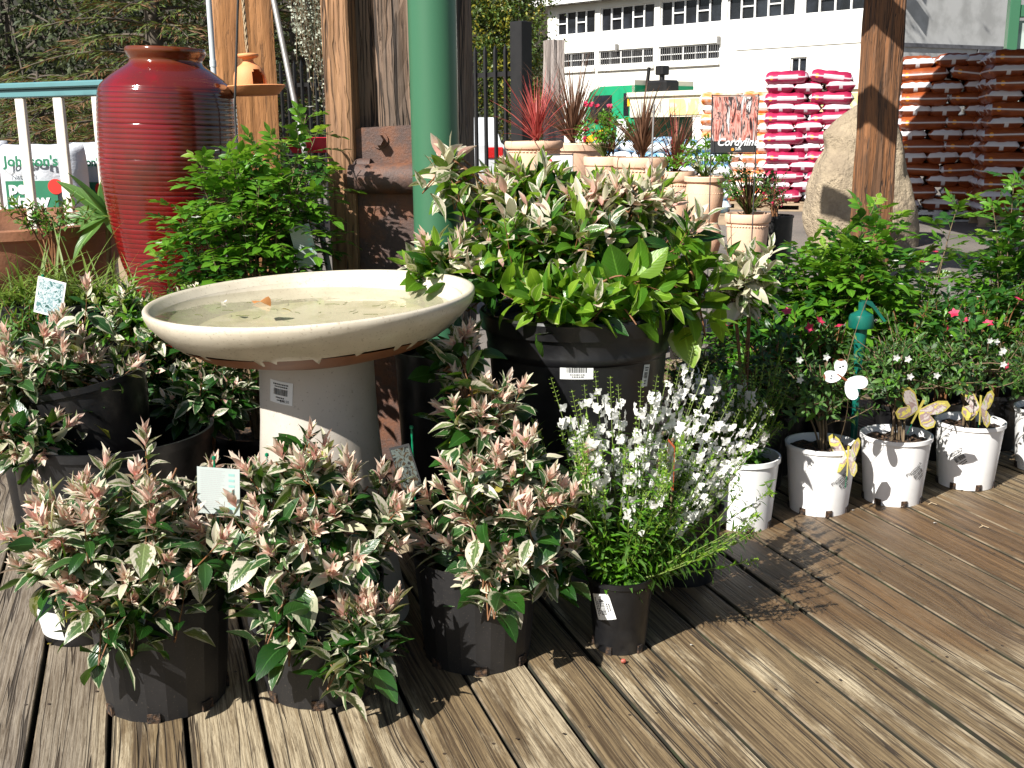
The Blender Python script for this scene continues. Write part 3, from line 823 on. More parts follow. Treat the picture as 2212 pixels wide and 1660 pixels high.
UL = uz(1183, 60)[0]; UR = uz(1912, 60)[0]; ZT = uz(1245, 13)[1]
mb = MB()
wall_holes(mb, UL, UR, 0, ZT + 1.6, [(x[1], x[2], x[3], x[4]) for x in wins])
mb.add([(UL, 0, 0), (UL, 12, 0), (UL, 12, ZT + 1.6), (UL, 0, ZT + 1.6)], [(0, 3, 2, 1)])
mb.build('wall', M['wall_white'], bd)
mb = MB()
mb.box(((UL + UR) / 2, -.2, ZT + .18), (UR - UL + 1.2, .4, .16), mi=0)
mb.box(((UL + UR) / 2, 5, ZT + 1.9), (UR - UL + 1.2, 13, .3), mi=0)
rf = mb.build('roof', M['roof_grey'], bd)
mb = MB()
k = UL
while k < UR:
    mb.box((k, -.2, ZT + .085), (.05, .38, .04)); k += .55
mb.box(((UL + UR) / 2, -.44, ZT + .17), (UR - UL + 1.2, .09, .22))
mb.build('fascia', M['frame_white'], rf)
for (kd, x0, x1, z0, z1, n) in wins:
    mb = MB(); y = .09; fw = .05
    w_ = (x1 - x0) / n
    mb.box(((x0 + x1) / 2, y, z0 + fw / 2), (x1 - x0, .05, fw)); mb.box(((x0 + x1) / 2, y, z1 - fw / 2), (x1 - x0, .05, fw))
    for i in range(n + 1):
        mb.box((min(max(x0 + i * w_, x0 + fw / 2), x1 - fw / 2), y - .004, (z0 + z1) / 2), (fw * (1.3 if kd == 'u' else .8), .05, z1 - z0 - 2 * fw))
    if kd == 'u':
        for i in ([0, 2] if n == 4 else [1, 3]):
            mb.box((x0 + (i + .5) * w_, y - .008, z0 + (z1 - z0) * .5), (w_ - fw * 1.3, .05, .045))
    if kd == 'l':
        mb.box(((x0 + x1) / 2, y - .01, z0 + (z1 - z0) * .48), (x1 - x0, .03, .03))
    f = mb.build('window', M['frame_white'], bd)
    mb = MB(); mb.box(((x0 + x1) / 2, y + .05, (z0 + z1) / 2), (x1 - x0, .02, z1 - z0)); mb.build('pane', M['glass_dark'], f)
    if kd == 'l':
        mb = MB(); i = x0 + .06
        while i < x1:
            mb.box((i, y - .045, (z0 + z1) / 2), (.014, .014, z1 - z0 - .04)); i += .095
        mb.build('security_bar', M['grey_metal'], f)
        mb = MB(); mb.box(((x0 + x1) / 2, -.05, z0 - .12), (x1 - x0 + .1, .1, .14)); mb.build('sill', M['wall_white'], f)
mb = MB()
mb.box(((uz(1590, 110)[0] + UR) / 2, -.02, uz(1640, 104)[1]), (UR - uz(1590, 110)[0], .04, .06)); mb.box((uz(1588, 180)[0], -.02, 1.9), (.06, .04, 3.6))
mb.build('trim_strip', M['wall_white'], bd)
for vx, vy in ((1335, 104), (1555, 88)):
    q = uz(vx, vy); mb = MB(); mb.box((q[0], -.08, q[1]), (.09, .14, .28), bev=.02); mb.box((q[0], -.03, q[1] + .05), (.03, .1, .03)); mb.build('wall_lamp', M['grey_metal'], bd)

# rendered wall in the shade, to the right of it
cx = FP[0] + FD[0] * UR; cy = FP[1] + FD[1] * UR
d2 = (.88, .475); fb = pu_((cx, cy), d2)
ANG2 = math.degrees(math.atan2(d2[1], d2[0]))
gb = empty('rendered_building', (cx, cy, GZ), R(ANG2), 'grey rendered shaded wall of the building between the timber post and the green shopfront', 'building')
mb = MB(); mb.add([(0, 0, 0), (11, 0, 0), (11, 0, 8.5), (0, 0, 8.5)], [(0, 1, 2, 3)]); mb.build('wall', M['wall_grey'], gb)
zl = fb(2050, 101)[1] - GZ
mb = MB(); mb.box((3.3, -.03, zl), (6.5, .06, .12)); mb.box((fb(2113, 115)[0], -.04, zl - .8), (.12, .08, 1.5)); mb.build('door_frame', M['roof_grey'], gb)

# green shopfront on the right edge
p = at(2196, 100, 19.5)
sh = empty('shopfront', (p.x, p.y, GZ), R(-8), 'green framed shopfront with a pale window and small green awning at the right edge', 'building')
mb = MB(); mb.box((-.10, 0, 1.7), (.17, .2, 3.4), bev=.01); mb.box((1.1, .02, 3.1), (2.3, .16, .2), bev=.01); mb.box((1.1, .02, .4), (2.25, .12, .8)); mb.build('frame', M['green_paint'], sh)
mb = MB(); mb.box((1.1, .05, 1.85), (2.2, .03, 2.2)); mb.build('window_pane', plain('shop_glass', (.42, .48, .45), .2, .2, 3), sh)
mb = MB(); mb.prism([(0, 0), (.42, -.13), (.42, -.17), (0, -.05)], 2.2, Matrix.Translation((.04, -.1, 2.42)) @ Matrix(((0, 0, 1, 0), (-1, 0, 0, 0), (0, 1, 0, 0), (0, 0, 0, 1))))
mb.build('awning', plain('awning_green', (.02, .30, .17), .4, .1, 5), sh)

# ---------------- trees ----------------
def tree(name, base, h, blobs, label, cat, mats, ncl, nlf, L, spread, group=None, seed=1, trunk_r=.12, tm='trunk', asp=.5, shell=.5, limbs=7):
    g = random.Random(seed)
    o = empty(name, base, 0, label, cat, group)
    mb = MB(); pts = [Vector((g.uniform(-.05, .05) * i, g.uniform(-.05, .05) * i, h * i / 6)) for i in range(7)]
    mb.tube(pts, [trunk_r * (1 - .12 * i) for i in range(7)], 8)
    for i in range(limbs):
        s0 = pts[g.randint(2, 6)]; c, r = blobs[g.randrange(len(blobs))]; d = rdir(g)
        e = Vector(c) + Vector((d.x * r[0], d.y * r[1], d.z * r[2])) * .8
        mb.tube(bez(s0, s0.lerp(e, .5) + Vector((0, 0, .2)), e, 5), [trunk_r * .45 * (1 - .15 * j) for j in range(6)], 5)
    mb.build('trunk', M[tm], o)
    LV = Leaves(); blob_crown(LV, g, blobs, ncl, nlf, L, asp, mats, spread, shell)
    LV.build('crown', o, 2, 2, rs=seed)
    return o
b0 = at(1112, 300, 32)
tree('broadleaf_tree', (b0.x, b0.y, GZ), 4.5, [((-.1, 0, 4.3), (1.25, 1.2, 2.3)), ((-.5, .2, 2.5), (1.1, 1.0, 1.6)), ((.3, -.2, 2.0), (.9, .8, 1.6)), ((-1.0, 0, 4.9), (.9, .9, 1.6))],
     'rounded green tree with small orange fruit behind the black fence', 'tree', ['tree', 'tree', 'tree', 'tree_dk', 'yellow'], 760, 30, .12, .17, seed=4, shell=.25)
def conifer(base, h, rb, label, seed, nb=95):
    g = random.Random(seed); o = empty('conifer_tree', base, 0, label, 'tree')
    mb = MB(); mb.tube([(0, 0, 0), (0, 0, h * .5), (0, 0, h)], [.16, .1, .02], 8)
    LV = Leaves()
    for i in range(nb):
        z = h * (.10 + .88 * (i / nb)); a = GA * i + g.uniform(-.3, .3)
        ln = rb * (1 - .75 * z / h) * g.uniform(.8, 1.15)
        d = Vector((math.cos(a), math.sin(a), 0)); s = Vector((0, 0, z)); e = s + d * ln + Vector((0, 0, -ln * .10))
        m_ = s + d * ln * .5 + Vector((0, 0, ln * .12)); pa = bez(s, m_, e, 8)
        mb.tube(pa, [.022 * (1 - .1 * j) for j in range(9)], 4, caps=False)
        sd_ = Vector((-d.y, d.x, 0))
        for j in range(int(44 * ln / rb) + 8):
            t = g.uniform(.18, 1.0); q = pa[min(7, int(t * 8))].lerp(pa[min(7, int(t * 8)) + 1], t * 8 - min(7, int(t * 8))) if t < 1 else pa[8]
            sg = g.choice((-1, 1)); l2 = (.28 + .25 * (1 - t)) * g.uniform(.6, 1.2)
            q2 = q + (sd_ * sg * .8 + d * .6).normalized() * l2 * .5
            for kk in range(5):
                dd = (sd_ * sg * g.uniform(.2, 1) + d * g.uniform(.3, 1) + Vector((0, 0, g.uniform(-.45, .15)))).normalized()
                LV.add(q.lerp(q2, kk / 3), dd, (0, 0, 1) if g.random() < .7 else rdir(g), l2 * g.uniform(.3, .6), .02, g.uniform(0, .35), .1, 'conifer' if g.random() < .62 else 'conifer_br', .7, 0)
    mb.build('trunk', M['trunk'], o); LV.build('crown', o, 2, 2, rs=seed)
    return o
p = at(350, 300, 13); conifer((p.x, p.y, GZ), 4.6, 2.1, 'conifer with drooping green and rusty sprays behind the red jar', 11)
p = at(655, 300, 15); conifer((p.x, p.y, GZ), 5.2, 1.75, 'narrow green conifer between the orange post and the big weathered post', 12)
p = at(95, 300, 18); conifer((p.x, p.y, GZ), 2.2, 2.2, 'low spreading rusty conifer behind the handrail at the left', 13, 70)
for (vx, Y, h, sd_, lb) in ((40, 24, 6.5, 21, 'dark bushy tree at the left edge of the hillside'), (240, 27, 6, 22, 'dark thicket tree in the middle of the hillside'),
                       (520, 26, 6, 23, 'dark tree on the hillside behind the orange post'), (690, 30, 6.5, 24, 'dark tree on the hillside behind the silver hanging plant'),
                       (930, 34, 7, 25, 'dark tree on the hillside hidden largely by the big post')):
    p = at(vx, 300, Y)
    tree('hillside_tree', (p.x, p.y, GZ - .1 + .6), h, [((0, 0, h * .5), (2.6, 1.6, h * .42)), ((1.2, 0, h * .3), (1.8, 1.2, h * .3)), ((-1.6, 0, h * .32), (1.8, 1.2, h * .3))], lb, 'tree', ['tree_dk'], 260, 22, .17, .42, 'dark trees on the hillside', sd_, .12, 'twig', limbs=34)

# tall gum tree whose crown, above the picture, dapples the rendered wall
tree('gum_tree', (.325 * 27.5, 27.5, GZ), 9.5, [((-1.4, 0, 11.0), (2.9, 2.2, 2.2)), ((.8, .5, 9.4), (2.4, 2.0, 1.8)), ((3.0, 1.5, 11.2), (2.6, 2.2, 2.0))], 'tall gum tree standing behind the stained post, its crown above the picture', 'tree', ['tree_dk', 'tree'], 260, 26, .20, .45, seed=31, trunk_r=.14, asp=.3, shell=.2)

# ---------------- fences and railing ----------------
ra, rb_ = at(-30, 182, 4.9), at(262, 174, 4.55)
ra.z = rb_.z = (ra.z + rb_.z) / 2
dv = (rb_ - ra); L_ = Vector((dv.x, dv.y, 0)).length; ang = math.atan2(dv.y, dv.x)
rl = empty('deck_railing', (ra.x, ra.y, 0), ang, 'teal handrail on cream balusters at the left behind the red jar', 'railing')
mb = MB(); mb.box((L_ / 2, 0, ra.z - .012), (L_ + .3, .075, .026), bev=.006); mb.box((L_ / 2, .004, ra.z - .042), (L_ + .3, .045, .034), bev=.004); mb.build('handrail', M['teal_paint'], rl)
mb = MB(); mb.box((L_ / 2, 0, .1), (L_ + .3, .045, .04)); mb.build('bottom_rail', M['cream_paint'], rl)
for vx in (-20, 53, 135, 218):
    q = pu(vx, 300, (ra.x, ra.y), (dv.x / L_, dv.y / L_))[0]
    mb = MB(); mb.box((q, 0, (ra.z - .06 + .12) / 2), (.052, .02, ra.z - .06 - .12), bev=.003); mb.build('baluster', M['cream_paint'], rl)

# black picket fence behind the big post
fA = at(600, 215, 12.5); fB = at(1122, 128, 10.0)
dv = fB - fA; fl = math.hypot(dv.x, dv.y); ang = math.atan2(dv.y, dv.x); fz = 1.95
fn = empty('picket_fence', (fA.x, fA.y, GZ), ang, 'black steel picket fence running behind the weathered post to a dark end post', 'fence')
mb = MB(); mb.box((fl / 2, 0, fz - .22), (fl, .035, .04)); mb.box((fl / 2, 0, .25), (fl, .035, .04)); mb.build('rail', M['black_metal'], fn)
k = 0.0; npk = int(fl / .125); 
pk = MB(); pk.box((0, -.03, fz / 2 + .02), (.026, .026, fz - .1)); pk.lathe([(.019, 0), (.013, .03), (0, .07)], 4, (0, -.03, fz - .03), smooth=False, a0=R(45))
pk = pk.build('picket', M['black_metal'], fn)
for i in range(1, npk):
    c = pk.copy(); col.objects.link(c); c.parent = fn; c.location = (i * .125, 0, 0)
mb = MB(); mb.box((fl + .02, 0, 1.08), (.14, .14, 2.16), bev=.006); mb.build('fence_post', M['black_metal'], fn)

def timber(name, base, w_, d_, h, rz, mat, label, cat='post', seed=1, sub=14, amp=.006):
    """a squared timber with worn, uneven faces"""
    g = random.Random(seed); n = 40; vs = []; fs = []
    o = empty(name, base, rz, label, cat) if False else None
    ring = []
    m_ = 10
    for sx, sy, ex, ey in ((-1, -1, 1, -1), (1, -1, 1, 1), (1, 1, -1, 1), (-1, 1, -1, -1)):
        for i in range(m_):
            t = i / m_; ring.append(((sx + (ex - sx) * t) * w_ / 2, (sy + (ey - sy) * t) * d_ / 2, 1 if i == 0 else 0))
    off = [g.uniform(-amp, amp) for _ in ring]
    N_ = len(ring); zs = [h * i / n for i in range(n + 1)]
    ph = [g.uniform(0, 6) for _ in range(4)]
    for z in zs:
        for j, (x, y, c) in enumerate(ring):
            s = 1 - (.03 if c else 0)
            e = off[j] + amp * .7 * math.sin(z * 5 + ph[0] + j * 1.3) + amp * .5 * math.sin(z * 11 + ph[1] + j * 2.1)
            L2 = math.hypot(x, y); vs.append((x * s + x / L2 * e, y * s + y / L2 * e, z))
    for i in range(n):
        for j in range(N_):
            fs.append((i * N_ + j, i * N_ + (j + 1) % N_, (i + 1) * N_ + (j + 1) % N_, (i + 1) * N_ + j))
    fs.append(tuple(range(n * N_, (n + 1) * N_)))
    mb = MB(); mb.add(vs, fs)
    o = mb.build(name, mat, loc=base, rot=(0, 0, rz), label=label, cat=cat)
    return o
# weathered half post beyond the pots
q = at(1196, 88, 8.5); timber('timber_post', (q.x, q.y, GZ), .13, .13, q.z - GZ, R(10), M['post_grey'], 'short weathered grey post with a flat top in front of the white building', seed=3)
# orange squared post behind the bird feeder
q = at(535, 300, 6.5); timber('timber_post', (q.x, q.y, GZ), .325, .325, 3.6, R(20), M['post_orange'], 'orange brown squared post directly behind the hanging bird feeder', seed=5, amp=.003)
# right post in front of the boulder
q = at(1893, 300, 9.0); RP = q
timber('timber_post', (q.x, q.y, GZ), .262, .21, 3.4, R(10), M['post_stained'], 'tall stained brown post standing in front of the boulder', seed=6, amp=.005)
# big double post with the steel bracket
q = at(880, 300, 3.35); BP = q
timber('timber_post', (q.x, q.y, 0), .36, .26, 3.3, R(-7), M['post_weathered'], 'thick dark cracked weathered post behind the green downpipe', seed=7, amp=.009)
q2 = at(752, 300, 3.24); timber('timber_post', (q2.x, q2.y + .03, 0), .08, .22, 3.3, R(-7), M['post_tan'], 'narrow tan timber fixed to the left side of the weathered post', seed=8, amp=.002)
# steel bracket
fr = at(822, 300, 3.19)
br = empty('steel_bracket', (fr.x, fr.y, 0), R(-7), 'rusty brown steel bracket with a barrel hinge bolted to the weathered post', 'bracket')
def bz(vy): return at(822, vy, fr.y).z
x0, x1 = -.095, .12
zt, zb = bz(276), 0.02
ol = [(x0 + .02, zb), (x1, zb), (x1, zt + .008), (x0 + .045, zt), (x0 + .022, zt - .008), (x0 + .008, zt - .03), (x0, zt - .07), (x0 + .004, bz(395)), (x0 + .018, bz(430))]
mb = MB(); mb.prism(ol, .014, Matrix.Translation((0, 0, 0)) @ Matrix(((1, 0, 0, 0), (0, 0, -1, 0), (0, 1, 0, 0), (0, 0, 0, 1))))
pl = mb.build('plate', M['rust'], br)
mb = MB(); zc = bz(385)
mb.tube([(x0 + .012, -.03, zc), (x1 - .012, -.03, zc)], .043, 20); mb.tube([(x0 + .012, -.022, zc + .034), (x0 + .07, -.022, zc + .034)], .022, 12); mb.build('hinge_barrel', M['rust'], br)
mb = MB(); mb.tube([(.002, -.01, bz(303)), (.002, -.045, bz(303))], .016, 6, smooth=False); mb.tube([(.002, -.014, bz(303)), (.002, -.019, bz(303))], .024, 16); mb.build('bolt', M['rust'], br)
# green downpipe
q = at(940, 300, 3.02); mb = MB(); rr = .064
mb.lathe([(rr, 0), (rr, 3.3)], 40); mb.lathe([(rr + .004, .35), (rr + .004, .43)], 40); mb.add([(rr * math.cos(i * .157), rr * math.sin(i * .157), 3.3) for i in range(40)], [tuple(range(40))])
mb.build('downpipe', M['green_paint'], loc=(q.x, q.y, 0), label='thick green painted downpipe in front of the weathered post', cat='pipe')
# pale pipe beside the orange post
q = at(455, 60, 5.6); mb = MB(); mb.tube([(0, 0, 0), (0, 0, 3.2)], .014, 12); mb.tube([(0, 0, at(455, 118, 5).z - .02), (0, 0, at(455, 118, 5).z + .01)], .017, 12)
mb.build('pale_pipe', M['pipe_pale'], loc=(q.x, q.y, 0), label='thin pale blue pipe up the left side of the orange post', cat='pipe')
# slanting grey pole
A_ = at(583, -40, 3.35); B_ = at(722, 640, 3.05); mb = MB(); B2 = B_ + (B_ - A_) * (B_.z / (A_.z - B_.z))
mb.tube([A_ - B2, (0, 0, 0)], .0085, 10); mb.build('slanting_pole', M['grey_metal'], loc=B2, label='thin grey pole leaning behind the bright green shrub', cat='pole')

# unseen roof and beams added above the picture to shade the yard's right
pg = empty('shade_caster', (0, 0, 0), 0, 'added roof and beams, unseen above the picture, there to cast shade', 'shade_caster')
rp = [(2.6, 9.6), (8.6, 9.6), (10.2, 17.25), (2.6, 12.25)]
mb = MB(); mb.add([(x, y, 3.25) for x, y in rp] + [(x, y, 3.31) for x, y in rp], [(3, 2, 1, 0), (4, 5, 6, 7)] + [(i, (i + 1) % 4, (i + 1) % 4 + 4, i + 4) for i in range(4)]); mb.build('shade_sheet', M['roof_grey'], pg)
for (cx_, cy_, ln_) in ((1.5, 7.24, 3.4), (2.1, 7.85, 3.4)):
    mb = MB(); mb.box((cx_, cy_, 3.05), (.14, ln_, .17), Matrix.Rotation(math.atan2(.6, .8), 3, 'Z')); mb.build('shadow_beam', M['post_stained'], pg)  # beams added out of view to throw shadow bands on the stained post
for x in (4.2, 6.0, 9.2):
    mb = MB(); mb.box((x, 15.1 + (x - 5) * .24, (3.25 + GZ) / 2), (.12, .12, 3.25 - GZ)); mb.build('support_post', M['post_stained'], pg) if x > 9 else None

# ---------------- truck, car ----------------
TP = at(1248, 300, 27); TD = (math.sin(R(40)), -math.cos(R(40)))
tu = pu_((TP.x, TP.y), TD)
tr = empty('tipper_truck', (TP.x, TP.y, GZ), math.atan2(TD[1], TD[0]), 'green tipper truck with a cream tray and pictures on its side', 'truck')
T = lambda vx, vy: (tu(vx, vy)[0], tu(vx, vy)[1] - GZ)
zc_t = T(1330, 186)[1]; xr = T(1371, 230)[0]; x0 = T(1262, 230)[0]
WID = 2.0
mb = MB()
ol = [(x0, .55), (xr, .55), (xr, zc_t), (x0 + .55, zc_t), (x0 + .18, zc_t - .12), (x0 - .02, 1.25)]
Mside = Matrix(((1, 0, 0, 0), (0, 0, 1, 0), (0, 1, 0, 0), (0, 0, 0, 1)))
mb.prism(ol, WID, Mside); cb = mb.build('cab', M['truck_green'], tr)
zw = T(1300, 200)[1]
mb = MB(); mb.prism([(x0 + .12, 1.38), (T(1322, 220)[0], 1.38), (T(1322, 220)[0], zc_t - .2), (x0 + .36, zc_t - .2)], .02, Matrix.Translation((0, -.012, 0)) @ Mside)
mb.build('window', M['glass_dark'], cb)
mb = MB(); mb.box((T(1353, 220)[0], -.002, zc_t - .42), (T(1358, 220)[0] - T(1347, 220)[0], .02, .5)); mb.build('window', M['glass_dark'], cb)
mb = MB(); mb.box(((T(1336, 220)[0] + T(1356, 220)[0]) / 2, -.006, 1.05), (T(1358, 240)[0] - T(1334, 240)[0], .02, .75)); mb.build('door_panel', M['white_card'], cb)
mb = MB(); mb.prism([(x0 + .05, 1.0), (x0 + .9, 1.3), (x0 + .9, 1.15), (x0 + .05, .82)], .02, Matrix.Translation((0, -.008, 0)) @ Mside); mb.build('stripe', M['yellow'], cb)
mb = MB(); mb.box((xr - .12, -.004, T(1360, 222)[1]), (.2, .02, .16)); mb.build('marker_panel', M['yellow'], cb)
mb = MB(); mb.box((xr - .2, -.05, .62), (.5, .1, .3), bev=.03); mb.build('step', M['yellow'], cb)
xt0, xt1 = T(1364, 230)[0], T(1900, 230)[0]; zt0, zt1 = T(1380, 258)[1], T(1380, 205)[1]
mb = MB(); mb.box(((xt0 + xt1) / 2, WID / 2, (zt0 + zt1) / 2), (xt1 - xt0, WID + .1, zt1 - zt0 - .08)); mb.box(((xt0 + xt1) / 2, -.06, zt1), (xt1 - xt0 + .1, .1, .1)); mb.box((xt0 + .05, WID / 2, zt1 + .15), (.08, WID, .35)); mb.build('tray', M['truck_cream'], tr)
mb = MB(); mb.box(((xt0 + 1.1 + xt1) / 2, -.065, (zt0 + zt1) / 2 - .02), (xt1 - xt0 - 1.3, .02, zt1 - zt0 - .2)); mb.build('picture_panel', M['pic_truck'], tr)
text('lettering', 'LAN', .32, Matrix.Translation((xt0 + .35, -.064, (zt0 + zt1) / 2 - .12)) @ Matrix.Rotation(R(90), 4, 'X'), M['grey_ink'], tr, ex=.004)
mb = MB(); mb.box(((x0 + xt1) / 2, WID / 2, .62), (xt1 - x0, .8, .22)); mb.build('chassis', M['black_metal'], tr)
for xx in (x0 + .9, xt0 + 1.6, xt0 + 2.6):
    mb = MB(); mb.tube([(xx, .0, .42), (xx, .28, .42)], .42, 24); wh = mb.build('wheel', M['galv'], tr)
    mb = MB(); mb.tube([(xx, -.012, .42), (xx, .1, .42)], .22, 20); mb.build('rim', M['grey_metal'], wh)
mb = MB(); q = T(1405, 180); zt_ = zt1
mb.box((q[0] - .1, .5, zt_ + .13), (.62, .5, .36), bev=.05); mb.box((q[0] - .02, .4, zt_ + .52), (.22, .25, .2), bev=.02); mb.tube([(q[0] - .02, .4, zt_ + .2), (q[0] - .02, .4, zt_ + .45)], .06, 8)
mb.tube([(T(1378, 180)[0], .3, zt_ + .2), (T(1382, 165)[0], .3, zt_ + .6)], .04, 8); mb.build('hoist', M['black_metal'], tr)

def car(vx, vy, Y, rz, label):
    p = at(vx, vy, Y); o = empty('parked_car', (p.x, p.y, GZ), rz, label, 'car')
    ol = [(-2.1, .3), (2.1, .3), (2.15, .7), (2.0, .85), (1.2, .95), (.6, 1.4), (-.9, 1.45), (-1.7, 1.0), (-2.1, .95)]
    mb = MB(); mb.prism([(a_, b_) for a_, b_ in ol], 1.7, Matrix.Translation((0, -.85, 0)) @ Mside); bo = mb.build('body', M['car_white'], o)
    mb = MB(); mb.prism([(1.05, .95), (.55, 1.33), (-.85, 1.36), (-1.5, 1.0)], 1.72, Matrix.Translation((0, -.86, 0)) @ Mside); mb.build('window', M['glass_dark'], bo)
    for xx in (-1.35, 1.35):
        for yy in (-.86, .64):
            mb = MB(); mb.tube([(xx, yy, .32), (xx, yy + .22, .32)], .32, 20); wh = mb.build('wheel', M['galv'], o)
            mb = MB(); mb.tube([(xx, yy - .01, .32), (xx, yy + .23, .32)], .19, 16); mb.build('rim', M['grey_metal'], wh)
    for yy in (-.68, .68):
        mb = MB(); mb.box((-2.1, yy, .82), (.06, .3, .2), bev=.02); mb.build('tail_lamp', M['lamp_red'], bo)
    return o
car(958, 300, 22, R(100), 'pale silver car with a red tail lamp behind the black fence')
# red cart body seen through the fence
q = at(690, 294, 7.0); mb = MB()
mb.add([(-.16, -.14, .05), (.16, -.14, .05), (.16, .14, .05), (-.16, .14, .05), (-.22, -.2, .14), (.22, -.2, .14), (.22, .2, .14), (-.22, .2, .14)], [(0, 3, 2, 1), (0, 1, 5, 4), (1, 2, 6, 5), (2, 3, 7, 6), (3, 0, 4, 7)])
wb = empty('wheelbarrow', (q.x, q.y, GZ), R(8), 'red wheelbarrow seen through the fence behind the bright shrub', 'wheelbarrow')
tb = mb.build('tray', M['red_plastic'], wb); tb.location = (0, 0, q.z - GZ - .15); hz = q.z - GZ - .15
mb = MB(); mb.tube([(.5, 0, .16), (.5, .05, .16)], .16, 18); mb.build('wheel', M['galv'], wb)
for s in (-1, 1):
    mb = MB(); mb.tube([(.5, s * .05, .16), (0, s * .18, hz), (-.75, s * .26, hz + .1)], .014, 8); mb.tube([(-.2, s * .18, hz), (-.25, s * .2, 0)], .012, 8); mb.build('handle_tube', M['black_metal'], wb)

# ---------------- pallets of bags ----------------
def pillow(lx=.60, ly=.40, h=.155, nx=12, ny=8, seed=0):
    g = random.Random(seed); mb = MB(); vs = []
    def z(i, j):
        u, v = abs(2 * i / nx - 1), abs(2 * j / ny - 1)
        return (max(0, 1 - u ** 7) ** .42) * (max(0, 1 - v ** 5) ** .42)
    for sg in (1, -1):
        for j in range(ny + 1):
            for i in range(nx + 1):
                x = (i / nx - .5) * lx; y = (j / ny - .5) * ly * (1 - .05 * abs(2 * i / nx - 1) ** 4)
                vs.append((x, y, sg * h / 2 * (z(i, j) * (1 + g.uniform(-.13, .10)) + .04)))
    n = (nx + 1) * (ny + 1); fs = []
    for j in range(ny):
        for i in range(nx):
            a_ = j * (nx + 1) + i
            fs.append((a_, a_ + 1, a_ + nx + 2, a_ + nx + 1)); fs.append((n + a_, n + a_ + nx + 1, n + a_ + nx + 2, n + a_ + 1))
    bd_ = [j for j in range(nx + 1)] + [(nx + 1) * (j + 1) + nx for j in range(ny)] + [n - 1 - j - 1 for j in range(nx)] + [(nx + 1) * (ny - 1 - j) for j in range(ny)]
    m_ = len(bd_)
    for i in range(m_ - 1):
        fs.append((bd_[i + 1], bd_[i], n + bd_[i], n + bd_[i + 1]))
    fs.append((bd_[0], bd_[-1], n + bd_[-1], n + bd_[0]))
    mb.add(vs, fs, smooth=True); return mb
def pallet(p, rz, mat, label, w_=1.22):
    mb = MB()
    for i in range(7): mb.box((-w_ / 2 + .06 + i * (w_ - .12) / 6, 0, .135), (.1, w_, .02))
    for s in (-1, 0, 1): mb.box((0, s * (w_ / 2 - .05), .105), (w_, .09, .036)); mb.box((0, s * (w_ / 2 - .05), .012), (w_, .09, .02))
    for s in (-1, 0, 1):
        for r_ in (-1, 0, 1): mb.box((r_ * (w_ / 2 - .07), s * (w_ / 2 - .05), .055), (.12, .088, .065))
    return mb.build('pallet', mat, loc=p, rot=(0, 0, rz), label=label, cat='pallet')
WORD = ['bottom', 'second', 'third', 'fourth', 'fifth', 'sixth', 'seventh', 'eighth', 'ninth', 'tenth', 'eleventh', 'twelfth', 'thirteenth', 'fourteenth', 'fifteenth']
PLC = ['left', 'middle', 'right']
def stack(corner, rz, layers, mat, colour, group, seed, pmat, plabel, h=.148, start=0, lay=None):
    """corner = near middle of the front face at ground level; local x along the front, y away"""
    g = random.Random(seed); cz, sz = math.cos(rz), math.sin(rz)
    def W(x, y, z): return (corner[0] + x * cz - y * sz, corner[1] + x * sz + y * cz, GZ + z)
    pallet(W(0, .61, 0), rz, pmat, plabel)
    mesh = None
    for k in range(layers):
        z = .15 + h * (k + .5); top = k >= layers - 2; sh = -.03 * (k >= layers - 1)
        items = []
        if (k + start) % 2 == 0:          # long sides to the front, two across
            for i in range(2): items.append((-.31 + .62 * i, .2, 0, PLC[0] if i == 0 else PLC[2], 'side on'))
            for j in (1, 2): items.append((-.31, .2 + .41 * j, 0, 'left', 'side on'))
            if top: items += [(.31, .61, 0, 'right', 'side on'), (.31, 1.02, 0, 'right', 'side on')]
        else:
            for i in range(3): items.append((-.41 + .41 * i, .31, 90, PLC[i], 'end on'))
            items.append((-.41, .93, 90, 'left', 'end on'))
            if top: items += [(0, .93, 90, 'middle', 'end on'), (.41, .93, 90, 'right', 'end on')]
        for (x, y, r_, pl_, how) in items:
            x += g.uniform(-.03, .03) + sh * 0; y += g.uniform(-.035, .03) 
            if mesh is None:
                o = pillow(seed=seed).build('potting_mix_bag', mat); mesh = o.data
            else:
                o = bpy.data.objects.new('potting_mix_bag', mesh); col.objects.link(o)
            o.location = W(x, y, z + g.uniform(-.006, .006) + (.01 if top else 0))
            o.rotation_euler = (g.uniform(-.03, .03), g.uniform(-.05, .05) + (.09 if top and x > 0 else 0), rz + R(r_) + (math.pi if g.random() < .3 and r_ == 0 else 0) * 0 + g.uniform(-.06, .06))
            o.scale = (1.05, 1.06, 1.16)
            back = '' if y < .35 else (', behind the front' if y < .8 or r_ == 90 else ', at the back')
            tag(o, f'{colour} bag {how} at the {pl_} of the {WORD[k]} layer{back}', 'bag', group)
p = at(1742, 300, 16.5); stack((p.x, p.y), R(-16), 13, M['bag_magenta'], 'crimson', 'crimson bags stacked on the pallet behind the boulder', 31, M['pallet_wood'], 'bare timber pallet under the crimson bags', h=.142)
p = at(2040, 300, 14.6); stack((p.x, p.y), R(-15), 13, M['bag_orange'], 'rust orange', 'rust orange bags stacked on the white pallet', 32, M['pallet_white'], 'white painted pallet under the rust orange bags', start=1, h=.15)
p = at(2245, 300, 13.6); stack((p.x, p.y), R(-12), 13, M['bag_orange'], 'brown', 'brown bags stacked at the right edge of the picture', 33, M['pallet_wood'], 'pallet under the brown bags at the right edge', h=.15)
p = at(1600, 300, 17.0); stack((p.x, p.y), R(-16), 11, M['bag_fanta'], 'orange and white', 'orange and white bags stacked behind the sign', 34, M['pallet_wood'], 'pallet under the orange and white bags', h=.142)
